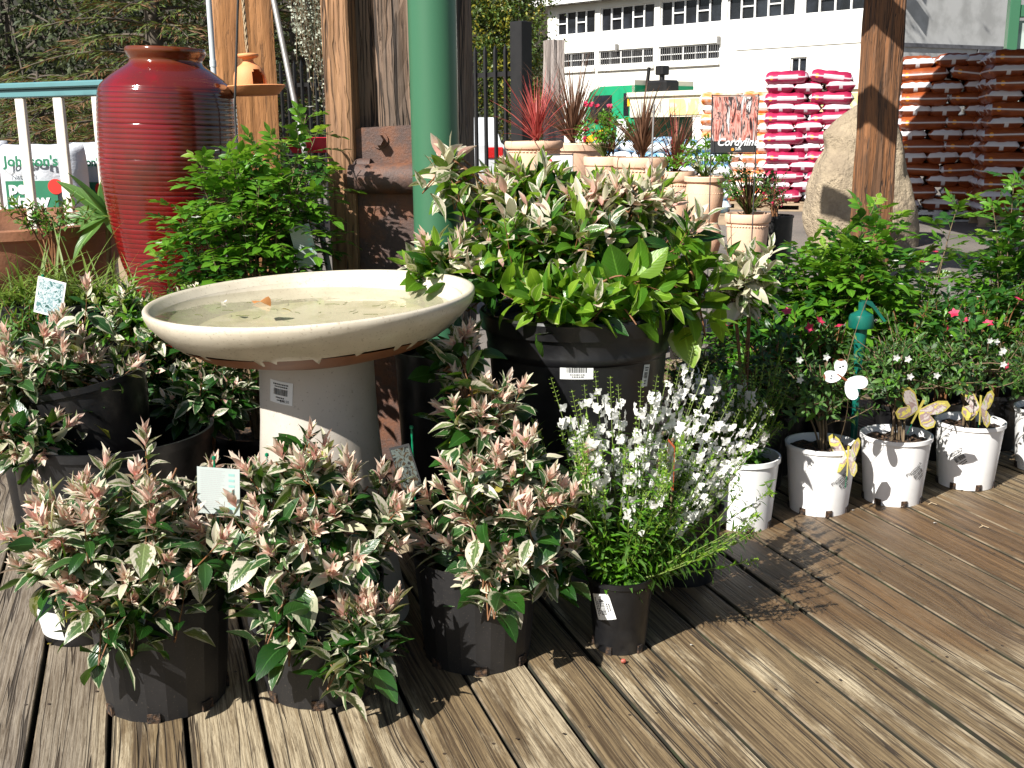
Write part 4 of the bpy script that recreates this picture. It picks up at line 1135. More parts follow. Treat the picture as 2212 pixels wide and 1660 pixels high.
p = at(1475, 300, 14.5); stack((p.x, p.y), R(-12), 6, M['bag_blue'], 'blue and white', 'blue and white bags stacked behind the terracotta pots', 35, M['pallet_wood'], 'pallet under the blue and white bags', h=.15)
p = at(1365, 300, 16.0); stack((p.x, p.y), R(-12), 6, M['bag_blue'], 'pale blue', 'pale blue bags stacked farther left behind the terracotta pots', 36, M['pallet_wood'], 'pallet under the pale blue bags', h=.15)

# ---------------- boulder ----------------
def boulder():
    g = random.Random(9); import mathutils.noise as mn
    P = at(1868, 300, 11.8); mb = MB()
    n, m_ = 52, 44; vs = []; fs = []
    z1 = at(1850, 214, 11.8).z - GZ
    kt = [0, .12, .25, .42, .55, .66, .76, .88, .95, 1.0]; kl = [-.50, -.55, -.57, -.56, -.50, -.40, -.41, -.26, -.12, .02]; kr = [.58, .60, .58, .50, .42, .36, .33, .26, .18, .03]
    for j in range(m_ + 1):
        t = j / m_; t = 1 - (1 - t) ** 1.35
        l_, r_ = float(np.interp(t, kt, kl)), float(np.interp(t, kt, kr)); w_ = (r_ - l_) / 2; c_ = (r_ + l_) / 2
        for i in range(n):
            a_ = 2 * math.pi * i / n
            d = Vector((math.cos(a_), math.sin(a_), t * 2))
            cr = math.cos(a_); sr = math.sin(a_); sq = 1 / (abs(cr) ** 2.6 + abs(sr) ** 2.6) ** (1 / 2.6)
            v = Vector((c_ + cr * w_ * sq, sr * w_ * .8 * sq, t * z1))
            nn = mn.noise(d * 1.1 + Vector((3, 1, 7))) * .09 + mn.noise(d * 2.7) * .04 + mn.noise(d * 7) * .014
            v += Vector((cr, sr, .4)) * nn * min(1, (1 - t) * 6 + .1)
            vs.append((v.x, v.y, max(0, v.z)))
    fs.append(tuple(range(m_ * n, (m_ + 1) * n)))
    for j in range(m_):
        for i in range(n):
            fs.append((j * n + i, j * n + (i + 1) % n, (j + 1) * n + (i + 1) % n, (j + 1) * n + i))
    mb.add(vs, fs, smooth=True)
    mb.build('boulder', M['rock'], loc=(P.x, P.y, GZ), label='large pale sandy boulder standing behind the stained brown post', cat='rock')
boulder()
# ---------------- helpers for pots, stickers, tags ----------------
def pot(parent, rt, rb, h, mat, sides=48, rim=.004, rimh=.013, soil=.03, slots=6, smooth=True, sm='soil', name='pot'):
    mb = MB()
    prof = [(0, .004), (rb * .96, .004), (rb, 0), (rb + (rt - rb) * .5, h * .5), (rb + (rt - rb) * (h - rimh) / h, h - rimh), (rt + rim, h - rimh), (rt + rim, h), (rt - .002, h), (rt - .005, h - soil * 1.2), (rb - .004, .012)]
    if smooth: mb.lathe(prof, sides)
    else:
        mb.lathe([(0, .004), (rb * .96, .004), (rb, 0), (rt, h)], sides, smooth=False); mb.lathe([(rt, h), (rt - .004, h), (rt - .006, h - soil * 1.3), (rb - .004, .012)], sides, smooth=False)
    o = mb.build(name, mat, parent)
    if slots:
        for i in range(slots):
            a_ = 2 * math.pi * (i + .35) / slots; r0 = rb + .0015
            if math.sin(a_) > .35: continue
            mb = MB(); mb.box((r0 * math.cos(a_), r0 * math.sin(a_), .010), (.006, .018 * rt / .1, .02), Matrix.Rotation(a_, 3, 'Z')); mb.build('drain_slot', M['soil'], o)
    g = random.Random(int(rt * 1e4)); mb = MB(); n, m_ = 40, 8; rs = rt - .005 - (rt - rb) * soil / h; vs = [(0, 0, h - soil)]; fs = []
    for j in range(1, m_ + 1):
        for i in range(n):
            vs.append((rs * j / m_ * math.cos(2 * math.pi * i / n), rs * j / m_ * math.sin(2 * math.pi * i / n), h - soil + g.uniform(-.006, .006)))
    for i in range(n): fs.append((0, 1 + i, 1 + (i + 1) % n))
    for j in range(m_ - 1):
        for i in range(n): fs.append((1 + j * n + i, 1 + (j + 1) * n + i, 1 + (j + 1) * n + (i + 1) % n, 1 + j * n + (i + 1) % n))
    mb.add(vs, fs); mb.build('soil', M[sm], parent)
    return o
def cone_patch(mb, rb, rt, h, ac, zc, rects, tilt=0.0, off=.001, mi=0, facet=6):
    """rects (x0,x1,y0,y1) in the flat sticker wrapped on the side of a pot"""
    ct, st_ = math.cos(tilt), math.sin(tilt)
    for (x0, x1, y0, y1) in rects:
        n = max(1, int((x1 - x0) / .004)); m_ = max(1, int((y1 - y0) / .004)); vs = []
        for i in range(n + 1):
            for k in range(m_ + 1):
                x = x0 + (x1 - x0) * i / n; y = y0 + (y1 - y0) * k / m_; xx = x * ct - y * st_; yy = x * st_ + y * ct
                z = zc + yy; r = rb + (rt - rb) * z / h + off; a_ = ac + xx / r
                vs.append((r * math.cos(a_), r * math.sin(a_), z))
        mb.add(vs, [(i * (m_ + 1) + k, (i + 1) * (m_ + 1) + k, (i + 1) * (m_ + 1) + k + 1, i * (m_ + 1) + k + 1) for i in range(n) for k in range(m_)], mi)
def sticker(po, rb, rt, h, ac, zc, w_, hh, tilt, seed, card='white_card', plate=True, txt=None):
    mb = MB(); g = random.Random(seed)
    par = po
    if plate:
        cone_patch(mb, rb, rt, h, ac, zc, [(-w_ / 2, w_ / 2, -hh / 2, hh / 2)], tilt, .0012)
        par = mb.build('price_sticker', M[card], po)
    mb = MB(); bars = []; x = -w_ * .30
    while x < w_ * .28:
        b_ = g.choice((.0007, .0012, .0018)) * w_ / .06; bars.append((x, x + b_, -hh * .12, hh * .16)); x += b_ + g.choice((.0008, .0013)) * w_ / .06
    for (y, l) in ((.36, .5), (.25, .38), (-.24, .3), (-.36, .22)):
        x = -w_ * l / 1.2 * .8
        while x < w_ * l * .6:
            q = g.uniform(.0015, .005) * w_ / .06; bars.append((x, x + q, hh * y - hh * .03, hh * y + hh * .03)); x += q + .0012 * w_ / .06
    cone_patch(mb, rb, rt, h, ac, zc, bars, tilt, .0018)
    mb.build('print', M['ink'], par)
    if txt:
        for (s, size, x, y) in txt:
            cu = bpy.data.curves.new('t', 'FONT'); cu.body = s; cu.size = size; cu.resolution_u = 2
            t_ = bpy.data.objects.new('t', cu); col.objects.link(t_); dg = bpy.context.evaluated_depsgraph_get()
            me = bpy.data.meshes.new_from_object(t_.evaluated_get(dg)); bpy.data.objects.remove(t_)
            ct, st_ = math.cos(tilt), math.sin(tilt)
            for v in me.vertices:
                px, py = v.co.x + x, v.co.y + y; xx = px * ct - py * st_; yy = px * st_ + py * ct
                z = zc + yy; r = rb + (rt - rb) * z / h + .0021; a_ = ac + xx / r
                v.co = (r * math.cos(a_), r * math.sin(a_), z)
            me.materials.clear(); me.materials.append(M['ink']); me.name = 'lettering'
            o = bpy.data.objects.new('lettering', me); col.objects.link(o); o.parent = par
def plant_label(base, face_x, tilt, w_, h_, card_z, label, front='grey_card', stake='green_plastic', lines=True, stake_h=None, lean=(0, 0), pic=None, trim=None, curl=0.0, seed=1):
    """stake with a printed card on it; face_x is the direction of the card's width"""
    o = empty('plant_label', base, 0, label, 'plant label')
    g = random.Random(seed); sh_ = stake_h or card_z + h_
    up = Vector((lean[0], lean[1], 1)).normalized()
    mb = MB(); n = 26
    mb.tube([up * (sh_ * i / n) for i in range(n + 1)], [.0028 if i % 2 else .0018 for i in range(n + 1)], 7); mb.lathe([(.001, 0), (.0042, .002), (.0042, .007), (.001, .009)], 8, up * sh_); mb.build('stake', M[stake], o)
    X = Vector(face_x).normalized(); U = (up + Vector((0, 0, 0))).normalized(); U = (U * math.cos(tilt) + X * math.sin(tilt)).normalized(); X = (X - U * X.dot(U)).normalized(); Nn = X.cross(U)
    def pt(x, y, z=0): return up * card_z + X * x + U * y + Nn * (z - curl * (x / w_ - .2) ** 2 * w_ + .004)
    def sheet(x0, x1, y0, y1, z, th=.0006, n=6):
        mb = MB(); vs = []; fs = []
        for i in range(n + 1):
            x = x0 + (x1 - x0) * i / n
            vs += [pt(x, y0, z), pt(x, y1, z), pt(x, y0, z + th), pt(x, y1, z + th)]
        for i in range(n):
            a_ = i * 4; b_ = a_ + 4
            fs += [(a_, a_ + 1, b_ + 1, b_), (a_ + 2, b_ + 2, b_ + 3, a_ + 3), (a_, b_, b_ + 2, a_ + 2), (a_ + 1, a_ + 3, b_ + 3, b_ + 1)]
        fs += [(0, 2, 3, 1), (n * 4, n * 4 + 1, n * 4 + 3, n * 4 + 2)]
        mb.add(vs, fs); return mb
    x0 = -w_ * .45
    c = sheet(x0, x0 + w_, 0, h_, 0).build('card', M[front], o)
    if pic: sheet(x0 + w_ * .06, x0 + w_ * .94, h_ * .05, h_ * .95, .0008, .0004).build('picture', M[pic], c)
    if lines:
        mb = MB()
        y = h_ * .93; k = 0
        while y > h_ * .06:
            x = x0 + w_ * .08; xe = x0 + w_ * (g.uniform(.5, .66))
            while x < xe:
                q = g.uniform(.003, .009); a_, b_, c_, d_ = pt(x, y, .001), pt(min(xe, x + q), y, .001), pt(min(xe, x + q), y + h_ * .012, .001), pt(x, y + h_ * .012, .001)
                mb.add([a_, b_, c_, d_], [(0, 1, 2, 3)]); x += q + .0015
            y -= h_ * .042
        mb.build('print', M['grey_ink'], c)
        mb = MB()
        for k in range(7):
            yy = h_ * (.12 + .12 * k); mb.add([pt(x0 + w_ * .74, yy, .001), pt(x0 + w_ * .88, yy, .001), pt(x0 + w_ * .88, yy + h_ * .05, .001), pt(x0 + w_ * .74, yy + h_ * .05, .001)], [(0, 1, 2, 3)])
        mb.build('print', M['teal_ink'], c)
    return o

# ---------------- red jar ----------------
JY = 4.2
q = at(346, 300, JY); zt = at(350, 112, JY).z; zb = .27
J = empty('glazed_jar', (q.x, q.y, zb), 0, 'tall ribbed red glazed jar with a flared lip in front of the deck railing', 'jar'); J.rotation_euler = (0, R(2.3), 0)
H_ = zt - zb
def jr(vx0, vx1, vy): return (at(vx1, vy, JY).x - at(vx0, vy, JY).x) / 2, at(360, vy, JY).z - zb
pts = [jr(278, 438, 112), jr(271, 445, 106)]
key = [(.105, 0)]
for (vy_, hw_) in ((651, 70), (636, 77), (575, 104), (523, 118), (470, 130), (417, 139), (365, 145), (313, 146), (260, 146), (209, 144), (190, 139), (174, 125), (160, 108), (150, 94), (140, 80), (132, 76), (122, 81), (114, 85), (108, 85)):
    key.append(jr(350 - hw_, 350 + hw_, vy_))
key.sort(key=lambda t: t[1])
def interp(keys, z):
    # Catmull-Rom through the traced radii
    for i in range(len(keys) - 1):
        if keys[i][1] <= z <= keys[i + 1][1]:
            p1, p2 = keys[i], keys[i + 1]; p0 = keys[max(0, i - 1)]; p3 = keys[min(len(keys) - 1, i + 2)]
            t = (z - p1[1]) / max(1e-6, p2[1] - p1[1])
            m1 = (p2[0] - p0[0]) / max(1e-6, p2[1] - p0[1]) * (p2[1] - p1[1]); m2 = (p3[0] - p1[0]) / max(1e-6, p3[1] - p1[1]) * (p2[1] - p1[1])
            return (2 * t ** 3 - 3 * t ** 2 + 1) * p1[0] + (t ** 3 - 2 * t ** 2 + t) * m1 + (-2 * t ** 3 + 3 * t ** 2) * p2[0] + (t ** 3 - t ** 2) * m2
    return keys[-1][0]
ztop = key[-1][1]; zn = jr(285, 436, 172)[1]
prof = []; nz = 420
for i in range(nz + 1):
    z = ztop * i / nz; r = interp(key, z)
    if z < zn: r += .0016 * abs(math.sin(z * math.pi / .0178)) ** .5 - .0015
    prof.append((r, z))
prof += [(key[-1][0] - .004, ztop + .006), (key[-1][0] - .016, ztop + .005), (key[-1][0] - .035, ztop - .03), (key[-3][0] - .02, ztop - .07), (key[-3][0] - .02, ztop - .25)]
mb = MB(); mb.lathe(prof, 72); mb.add([(key[0][0] * math.cos(i * .262), key[0][0] * math.sin(i * .262), .001) for i in range(24)], [tuple(range(24))[::-1]])
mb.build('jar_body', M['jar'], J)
mb = MB()
for i in range(6): mb.box((-.22 + i * .088, 0, zb - .012), (.075, .5, .024))
for s in (-1, 1): mb.box((s * .2, 0, (zb - .024) / 2), (.06, .5, zb - .024))
mb.build('plant_stand', M['post_tan'], loc=(q.x, q.y, 0), label='low slatted timber stand under the tall red jar', cat='stand')

# ---------------- terracotta bowl at the left with the plants round it ----------------
q = at(42, 474, 4.55); zr = q.z; rr = (at(262, 470, 4.55).x - q.x)
tb_ = empty('terracotta_bowl', (q.x, q.y, zr - .30), 0, 'very wide shallow aged terracotta bowl left of the red jar', 'bowl'); tb_.rotation_euler = (R(2.2), 0, 0)
mb = MB(); mb.lathe([(rr * .6, 0), (rr * .8, .06), (rr * .93, .15), (rr * .985, .255), (rr, .26), (rr + .012, .265), (rr + .014, .30), (rr, .304), (rr - .03, .302), (rr - .04, .25), (rr * .75, .12), (0, .1)], 80)
mb.build('bowl', M['terracotta_dark'], tb_)
mb = MB(); mb.lathe([(0, .17), (rr * .87, .168)], 40); mb.build('soil', M['soil'], tb_)
mb = MB(); mb.lathe([(0, zr - .3), (rr * .5, zr - .3), (rr * .5, 0), (rr * .52, 0)], 24); mb.build('pedestal_drum', M['black_matte'], loc=(q.x, q.y, 0), label='dark drum holding up the wide terracotta bowl', cat='stand')

def strap_plant(name, base, n, L0, L1, w_, mat, g, pot_=None, label='', cat='plant', spread=(10, 60), droop=(.4, 1.6), root=None, lname='foliage', zlow=0):
    LV = Leaves()
    o = root
    for i in range(n):
        a_ = g.uniform(0, 6.283); el = R(90 - g.uniform(*spread)); d = Vector((math.cos(a_) * math.cos(el), math.sin(a_) * math.cos(el), math.sin(el)))
        nn = Vector((-math.cos(a_) * math.sin(el), -math.sin(a_) * math.sin(el), math.cos(el))) 
        L = g.uniform(L0, L1); LV.add(Vector(base) + d * .01 + Vector((g.uniform(-.01, .01), g.uniform(-.01, .01), 0)), d, nn, L, w_ * g.uniform(.7, 1.2), g.uniform(*droop), .3, mat, .45, 0)
    return LV.build(lname, o, 9, 2, rs=n)

g = random.Random(41)
q = at(222, 470, 4.35)
o = empty('frangipani_plant', (q.x, q.y, 0), 0, 'plant with long veined strap leaves between the terracotta bowl and the red jar', 'plant')
pot(o, .10, .08, .18, M['black_plastic'])
LV = Leaves(); zc = q.z
mb = MB(); mb.tube([(0, 0, .15), (.0, 0, zc * .6), (.02, 0, zc)], [.012, .011, .01], 7); mb.build('stem', M['brown_stem'], o)
for (a_, el, L, dr) in ((175, 42, .25, .3), (150, 18, .24, .5), (190, 8, .22, .7), (95, 70, .25, .5), (215, -8, .22, .8), (235, -25, .24, .8), (260, 15, .20, .9), (300, -5, .22, .8), (40, 40, .22, .6), (110, 55, .24, .4), (200, 60, .22, .3)):
    a_, el = R(a_), R(el); d = Vector((math.cos(a_) * math.cos(el), math.sin(a_) * math.cos(el), math.sin(el))); nn = Vector((-math.cos(a_) * math.sin(el), -math.sin(a_) * math.sin(el), math.cos(el)))
    LV.add((.02, 0, zc), d, nn + Vector((0, -.6, 0)), L, L * .27, dr, .3, 'frangi', .85, .1)
LV.build('foliage', o, 8, 4)
# leafy sprigs showing above the bowl
q = at(95, 440, 4.05)
o = empty('leafy_shrub', (q.x, q.y, 0), 0, 'small leafy green sprigs growing in front of the white mulch bag', 'shrub')
shrub(o, (q.x, q.y, q.z - .05), (.17, .08, .10), 34, g, base=(0, 0, q.z - .25), matf=lambda t, g: 'small' if g.random() < .7 else 'mur', sl=.06, n=9, L0=.03, L1=.018, asp=.45)
# ornamental grass
for (vx, vy, Y, h, lb, sd_) in ((40, 640, 3.45, .24, 'tufted grassy plant at the left edge in front of the terracotta bowl', 1), (150, 640, 3.5, .28, 'tall grassy tuft in front of the middle of the terracotta bowl', 2), (245, 645, 3.6, .22, 'grassy tuft just left of the foot of the red jar', 3)):
    q = at(vx, vy, Y); o = empty('ornamental_grass', (q.x, q.y, 0), 0, lb, 'grass plant', 'grassy tufts in front of the terracotta bowl')
    gg = random.Random(sd_ + 50)
    pot(o, .09, .07, max(.15, q.z - .02), M['black_plastic'])
    LV = Leaves()
    for i in range(95):
        a_ = gg.uniform(0, 6.283); el = R(90 - gg.uniform(2, 55)); d = Vector((math.cos(a_) * math.cos(el), math.sin(a_) * math.cos(el), math.sin(el))); nn = Vector((-math.cos(a_) * math.sin(el), -math.sin(a_) * math.sin(el), math.cos(el)))
        LV.add((gg.uniform(-.09, .09), gg.uniform(-.05, .05), q.z - .03), d, nn, h * gg.uniform(.5, 1.15), .008 * gg.uniform(.7, 1.6), gg.uniform(.3, 2.2), .3, 'grass', .4, 0)
    LV.build('foliage', o, 9, 2)

# white mulch bags behind the railing
def mulch_bag(vx, vy0, vy1, Y, wpx, rz, seed, label, words=True, sh=0):
    pt_ = at(vx, vy0, Y); pb = at(vx, vy1, Y); W_ = (at(vx + wpx / 2, vy0, Y).x - at(vx - wpx / 2, vy0, Y).x); H2 = pt_.z - pb.z
    o = empty('mulch_bag', (pt_.x, Y, pb.z), rz, label, 'bag', 'white mulch bags behind the railing')
    g = random.Random(seed); n, m_ = 18, 20; vs = []; fs = []
    import mathutils.noise as mn
    for sg in (-1, 1):
        for j in range(m_ + 1):
            for i in range(n + 1):
                u, v = 2 * i / n - 1, 2 * j / m_ - 1
                th = .13 * (max(0, 1 - abs(u) ** 3.5) ** .5) * (max(0, 1 - abs(v) ** 5) ** .5)
                k = 1 - .05 * abs(v) ** 3
                z_ = (v + 1) / 2 * H2 + .012 * mn.noise(Vector((u * 3, v, seed))) * (1 if j == m_ else 0)
                vs.append((u * W_ / 2 * k, sg * (th + (.012 * mn.noise(Vector((u * 3, v * 3, sg + seed))) if abs(u) < .95 else 0)), z_))
    N2 = (n + 1) * (m_ + 1)
    for j in range(m_):
        for i in range(n):
            a_ = j * (n + 1) + i; fs.append((a_, a_ + 1, a_ + n + 2, a_ + n + 1)); fs.append((N2 + a_, N2 + a_ + n + 1, N2 + a_ + n + 2, N2 + a_ + 1))
    mb = MB(); mb.add(vs, fs, smooth=True)
    mb.build('sack', M['bag_white'], o)
    if words:
        y = -.150
        RX = Matrix.Rotation(R(90), 4, 'X')
        pw = W_ * .56; x0 = -W_ * .32
        # green printed panel, words in white
        mb = MB(); mb.box((x0 + pw / 2, y + .004, H2 * .27), (pw, .002, H2 * .50)); pn = mb.build('printed_panel', M['green_ink'], o)
        if True:
            text('lettering', "pea\nstraw\nmulch", H2 * .23, Matrix.Translation((x0 + .015, y, H2 * .355)) @ RX, M['white_ink'], pn, space=.76, bold=.004)
        text('lettering', "Johnson's", W_ * .155, Matrix.Translation((x0 + .005, y, H2 * .72)) @ RX, M['green_ink'], o, bold=.0025)
        text('lettering', "Nature's", W_ * .085, Matrix.Translation((x0 + .005, y, H2 * .60)) @ RX, M['grey_ink'], o)
        mb = MB(); mb.tube([(x0 + pw * .98, y - .001, H2 * .44), (x0 + pw * .98, y + .002, H2 * .44)], W_ * .085, 24); mb.build('round_badge', M['red_ink'], pn)
    return o
mulch_bag(88, 312, 470, 6.0, 190, R(3), 1, 'white mulch bag with green lettering behind the left balusters')
mulch_bag(212, 308, 480, 6.3, 150, R(-14), 2, 'white mulch bag partly hidden behind the red jar', True)
mulch_bag(-40, 305, 490, 6.2, 110, R(10), 3, 'blank white bag end at the far left edge', False)
pa = at(80, 480, 6.1)
mb = MB(); mb.box((0, .05, pa.z / 2 + GZ / 2), (1.3, .5, pa.z - GZ - .002), bev=.01); mb.build('pallet_box', M['pallet_wood'], loc=(pa.x + .05, 6.15, 0), label='timber box under the white mulch bags', cat='crate')

# ---------------- bird feeder, wires, hanging plant ----------------
FY = 4.25
q = at(553, 207, FY); rd = (at(616, 190, FY).x - at(490, 190, FY).x) / 2
BF = empty('bird_feeder', (q.x, q.y, q.z), 0, 'hanging orange terracotta bird feeder on a rope in front of the orange post', 'bird feeder')
BF.rotation_euler = (0, R(-1.5), 0)
hh = at(540, 115, FY).z - q.z
mb = MB(); mb.lathe([(0, 0), (rd * .72, 0), (rd * .8, .006), (rd, .030), (rd + .003, .034), (rd - .002, .037), (rd - .012, .030), (rd * .78, .012), (0, .010)], 60); mb.build('dish', M['feeder'], BF)
k = rd * .56; mb = MB(); n = 48
pr = [(k, .012), (k, .045), (k * .98, hh * .42), (k * .9, hh * .55), (k * .72, hh * .67), (k * .40, hh * .76), (k * .30, hh * .82), (k * .33, hh * .87), (k * .60, hh * .90), (k * .66, hh * .95), (k * .6, hh * .985), (k * .3, hh)]
prs = []
for i in range(len(pr) - 1):
    for t in (0, .5): prs.append((pr[i][0] * (1 - t) + pr[i + 1][0] * t, pr[i][1] * (1 - t) + pr[i + 1][1] * t))
prs.append(pr[-1]); vs = []; fs = []
def hole(a_, z):    # arched opening at the right
    da = (a_ - R(-42) + math.pi) % (2 * math.pi) - math.pi
    return (da / .5) ** 2 + ((z - hh * .36) / (hh * .26)) ** 2 < 1
vs = [(r * math.cos(2 * math.pi * j / n) - .018, r * math.sin(2 * math.pi * j / n), z) for r, z in prs for j in range(n)]
vs += [((r - .006) * math.cos(2 * math.pi * j / n) - .018, (r - .006) * math.sin(2 * math.pi * j / n), z) for r, z in prs for j in range(n)]
NN = len(prs) * n
for i in range(len(prs) - 1):
    for j in range(n):
        if hole(2 * math.pi * (j + .5) / n, (prs[i][1] + prs[i + 1][1]) / 2): continue
        a_, b_, c_, d_ = i * n + j, i * n + (j + 1) % n, (i + 1) * n + (j + 1) % n, (i + 1) * n + j
        fs += [(a_, b_, c_, d_), (NN + a_, NN + d_, NN + c_, NN + b_)]
mb.add(vs, fs, smooth=True); mb.build('seed_house', M['feeder'], BF)
mb = MB(); L_ = 1.3
for s in (0, 2.1, 4.2):
    mb.tube([(-.018 + .0035 * math.cos(s + i * .9), .0035 * math.sin(s + i * .9), hh + L_ * i / 110) for i in range(111)], .0032, 5, caps=False)
mb.build('rope', M['rope'], BF)
q = at(507, 240, 4.1); t_ = at(516, -60, 4.0); mb = MB(); mb.tube([(0, 0, 0), t_ - q], .0045, 6); mb.tube([(0, 0, 0), (0, 0, -q.z)], .0045, 6)
mb.build('black_rod', M['dark_wire'], loc=q, label='thin black rod beside the hanging bird feeder', cat='rod')

HP = at(680, -110, 3.3)
hp = empty('hanging_plant', (HP.x, HP.y, HP.z), 0, 'silvery trailing plant hanging down beside the tan timber', 'hanging plant')
mb = MB(); mb.lathe([(0, -.0), (.09, .0), (.13, .12), (.135, .12), (.128, .11), (0, .1)], 30); mb.build('basket', M['brown_stem'], hp)
g = random.Random(77); LV = Leaves(); ST = MB()
for i in range(70):
    x = g.uniform(-.085, .075); y = g.uniform(-.07, .05)
    vyb = g.choice((150, 190, 230, 265, 290)) * g.uniform(.6, 1.0) if x > -.03 else g.uniform(60, 170)
    L_ = HP.z - at(680, vyb, 3.3).z; p_ = Vector((x * .9, y, .05)); pts = []
    xx, yy = x, y
    for k in range(13):
        pts.append(Vector((xx, yy, .02 - L_ * k / 12))); xx += g.uniform(-.007, .007) + (.02 - xx) * .03; yy += g.uniform(-.006, .006)
    ST.tube(pts, .0011, 3, caps=False)
    for k in range(int(L_ / .008)):
        t = g.random() * 12; j = min(11, int(t)); q = pts[j].lerp(pts[j + 1], t - j); d = rdir(g, -.6, .5)
        LV.add(q, d, rdir(g), g.uniform(.006, .011), .008, g.uniform(0, .5), .15, 'silver', .9, 0)
ST.build('strand', M['brown_stem'], hp); LV.build('foliage', hp, 2, 2)

# ---------------- bird bath ----------------
q = at(690, 900, 2.42)
BB = empty('bird_bath', (q.x, q.y, 0), 0, 'cream glazed bird bath full of water on a flared pedestal', 'bird bath')
mb = MB(); zb_ = .63
mb.lathe([(.19, 0), (.188, .02), (.178, .06), (.158, .18), (.143, .34), (.132, .48), (.128, .60), (.128, zb_ + .02)], 64, (0, 0, 0)); pd = mb.build('pedestal', M['cream_ped'], BB)
sticker(pd, .19 * .72, .128, .63, R(-118), .565, .062, .050, R(-5), 3, txt=[('$78.50', .0085, .0, -.021)])
bc = at(674, 648, 2.42); RB = .366
TL = Matrix.Translation((bc.x - q.x, 0, bc.z)) @ Matrix.Rotation(R(-2.0), 4, 'Y') @ Matrix.Rotation(R(1.3), 4, 'X') @ Matrix.Scale(.982, 4)
dz = -.008
outer = [(.12, -.104), (.19, -.100), (.26, -.088), (.31, -.068), (.345, -.042), (.362, -.018), (.3685, -.002), (.368, .006), (.363, .011), (.353, .011), (.347, .006), (.340, -.008), (.325, -.030), (.285, -.050), (.2, -.060), (.1, -.063), (0, -.063)]
mb = MB(); g = random.Random(5); ph = [g.uniform(0, 6) for _ in range(9)]
n = 160; vs = []; fs = []
def drip(a_):
    s = 0
    for k in range(26):
        c = (k * .2417 + ph[k % 9] * .07) % (2 * math.pi); d = abs((a_ - c + math.pi) % (2 * math.pi) - math.pi)
        s = max(s, (.3 + .7 * ((k * 7) % 5) / 5) * max(0, 1 - (d / .022) ** 2))
    return s
band = [(.30, -.0735), (.268, -.0855)]
mb.lathe([(.12, -.122), (.19, -.118), (.262, -.0985), (.306, -.071)], n, M=TL); cl = mb.build('clay_base', M['clay_band'], BB)
# glazed part with drips over the clay
prof2 = [(.345, -.038), (.362, -.018), (.3685, -.002), (.3690, .008), (.366, .012), (.359, .012), (.354, .007), (.340, -.008)]
vs = []
for j in range(5):
    for i in range(n * 2):
        a_ = math.pi * i / n; t = j / 4; lo = .310 - .040 * drip(a_) + .003 * math.sin(a_ * 5)
        r = lo + (.345 - lo) * t
        z = np.interp(r, [.262, .306, .345], [-.0985, -.071, -.038]) - .0018 - (.0012 if j == 1 and drip(a_) > .2 else 0)
        if j == 0: z += .0012
        if j > 2: z += .0012 * (j - 2)
        vs.append(Vector((r * math.cos(a_), r * math.sin(a_), z)))
for (r, z) in prof2[1:]:
    for i in range(n * 2):
        a_ = math.pi * i / n; rr_ = r * (1 + .003 * math.sin(a_ * 3 + 1)); vs.append(Vector((rr_ * math.cos(a_), rr_ * math.sin(a_), z)))
N3 = n * 2; nr = 5 + len(prof2) - 1
for j in range(nr - 1):
    for i in range(N3): fs.append((j * N3 + i, j * N3 + (i + 1) % N3, (j + 1) * N3 + (i + 1) % N3, (j + 1) * N3 + i))
mb = MB(); mb.add([TL @ v for v in vs], fs, smooth=True); bw = mb.build('bowl', M['cream'], BB)
mb = MB(); mb.lathe([(.340, -.008), (.330, -.024), (.300, -.038), (.262, -.047)], 96, M=TL); mb.build('bowl_wall', M['cream'], bw)
mb = MB(); mb.lathe([(.262, -.047), (.2, -.058), (.1, -.063), (.001, -.063)], 96, M=TL); mb.build('bowl_floor', M['bowl_in'], bw)
# water: level disc
vs = [Vector((bc.x - q.x, 0, 0))]; zw = bc.z - .0175
for i in range(120):
    a_ = 2 * math.pi * i / 120; lo_, hi_ = .1, .345
    for _ in range(24):
        r = (lo_ + hi_) / 2; zl = (TL @ Vector((r * math.cos(a_), r * math.sin(a_), float(np.interp(r, [0, .1, .2, .262, .300, .330, .340, .347], [-.063, -.063, -.058, -.047, -.038, -.024, -.008, .006]))))).z
        if zl < zw: lo_ = r
        else: hi_ = r
    v = TL @ Vector((lo_ * math.cos(a_), lo_ * math.sin(a_), 0)); vs.append(Vector((v.x, v.y, 0)))
mb = MB(); mb.add([(v.x, v.y, zw) for v in vs], [(0, i + 1, (i + 1) % 120 + 1) for i in range(120)]); mb.build('water', M['water'], BB)
# floating leaves
def drop_leaf(name, loc, L, asp, rz, mat, label, cat, droop=.9, up=.2, group=None, flip=1):
    LV = Leaves(); LV.add((-L / 2, 0, .002), (1, 0, up), (0, 0, flip), L, L * asp, droop, .35, mat, .8, .2)
    o = LV.build(name, None, 6, 4); o.location = loc; o.rotation_euler = (0, 0, rz); return tag(o, label, cat, group)
def on_water(vx, vy): p = gp(vx, vy, zw); return (p.x, p.y, zw + .001)
drop_leaf('fallen_leaf', on_water(568, 655), .058, .75, R(60), 'orange', 'orange brown leaf floating near the middle of the bird bath', 'leaf')
drop_leaf('fallen_leaf', on_water(620, 672), .03, .35, R(-10), 'yellow', 'small yellowish leaf floating right of the orange leaf in the bird bath', 'leaf')
drop_leaf('fallen_leaf', on_water(483, 655), .022, .6, R(120), 'flower_white', 'white petal floating at the left of the bird bath', 'petal')
mb = MB(); g = random.Random(15)
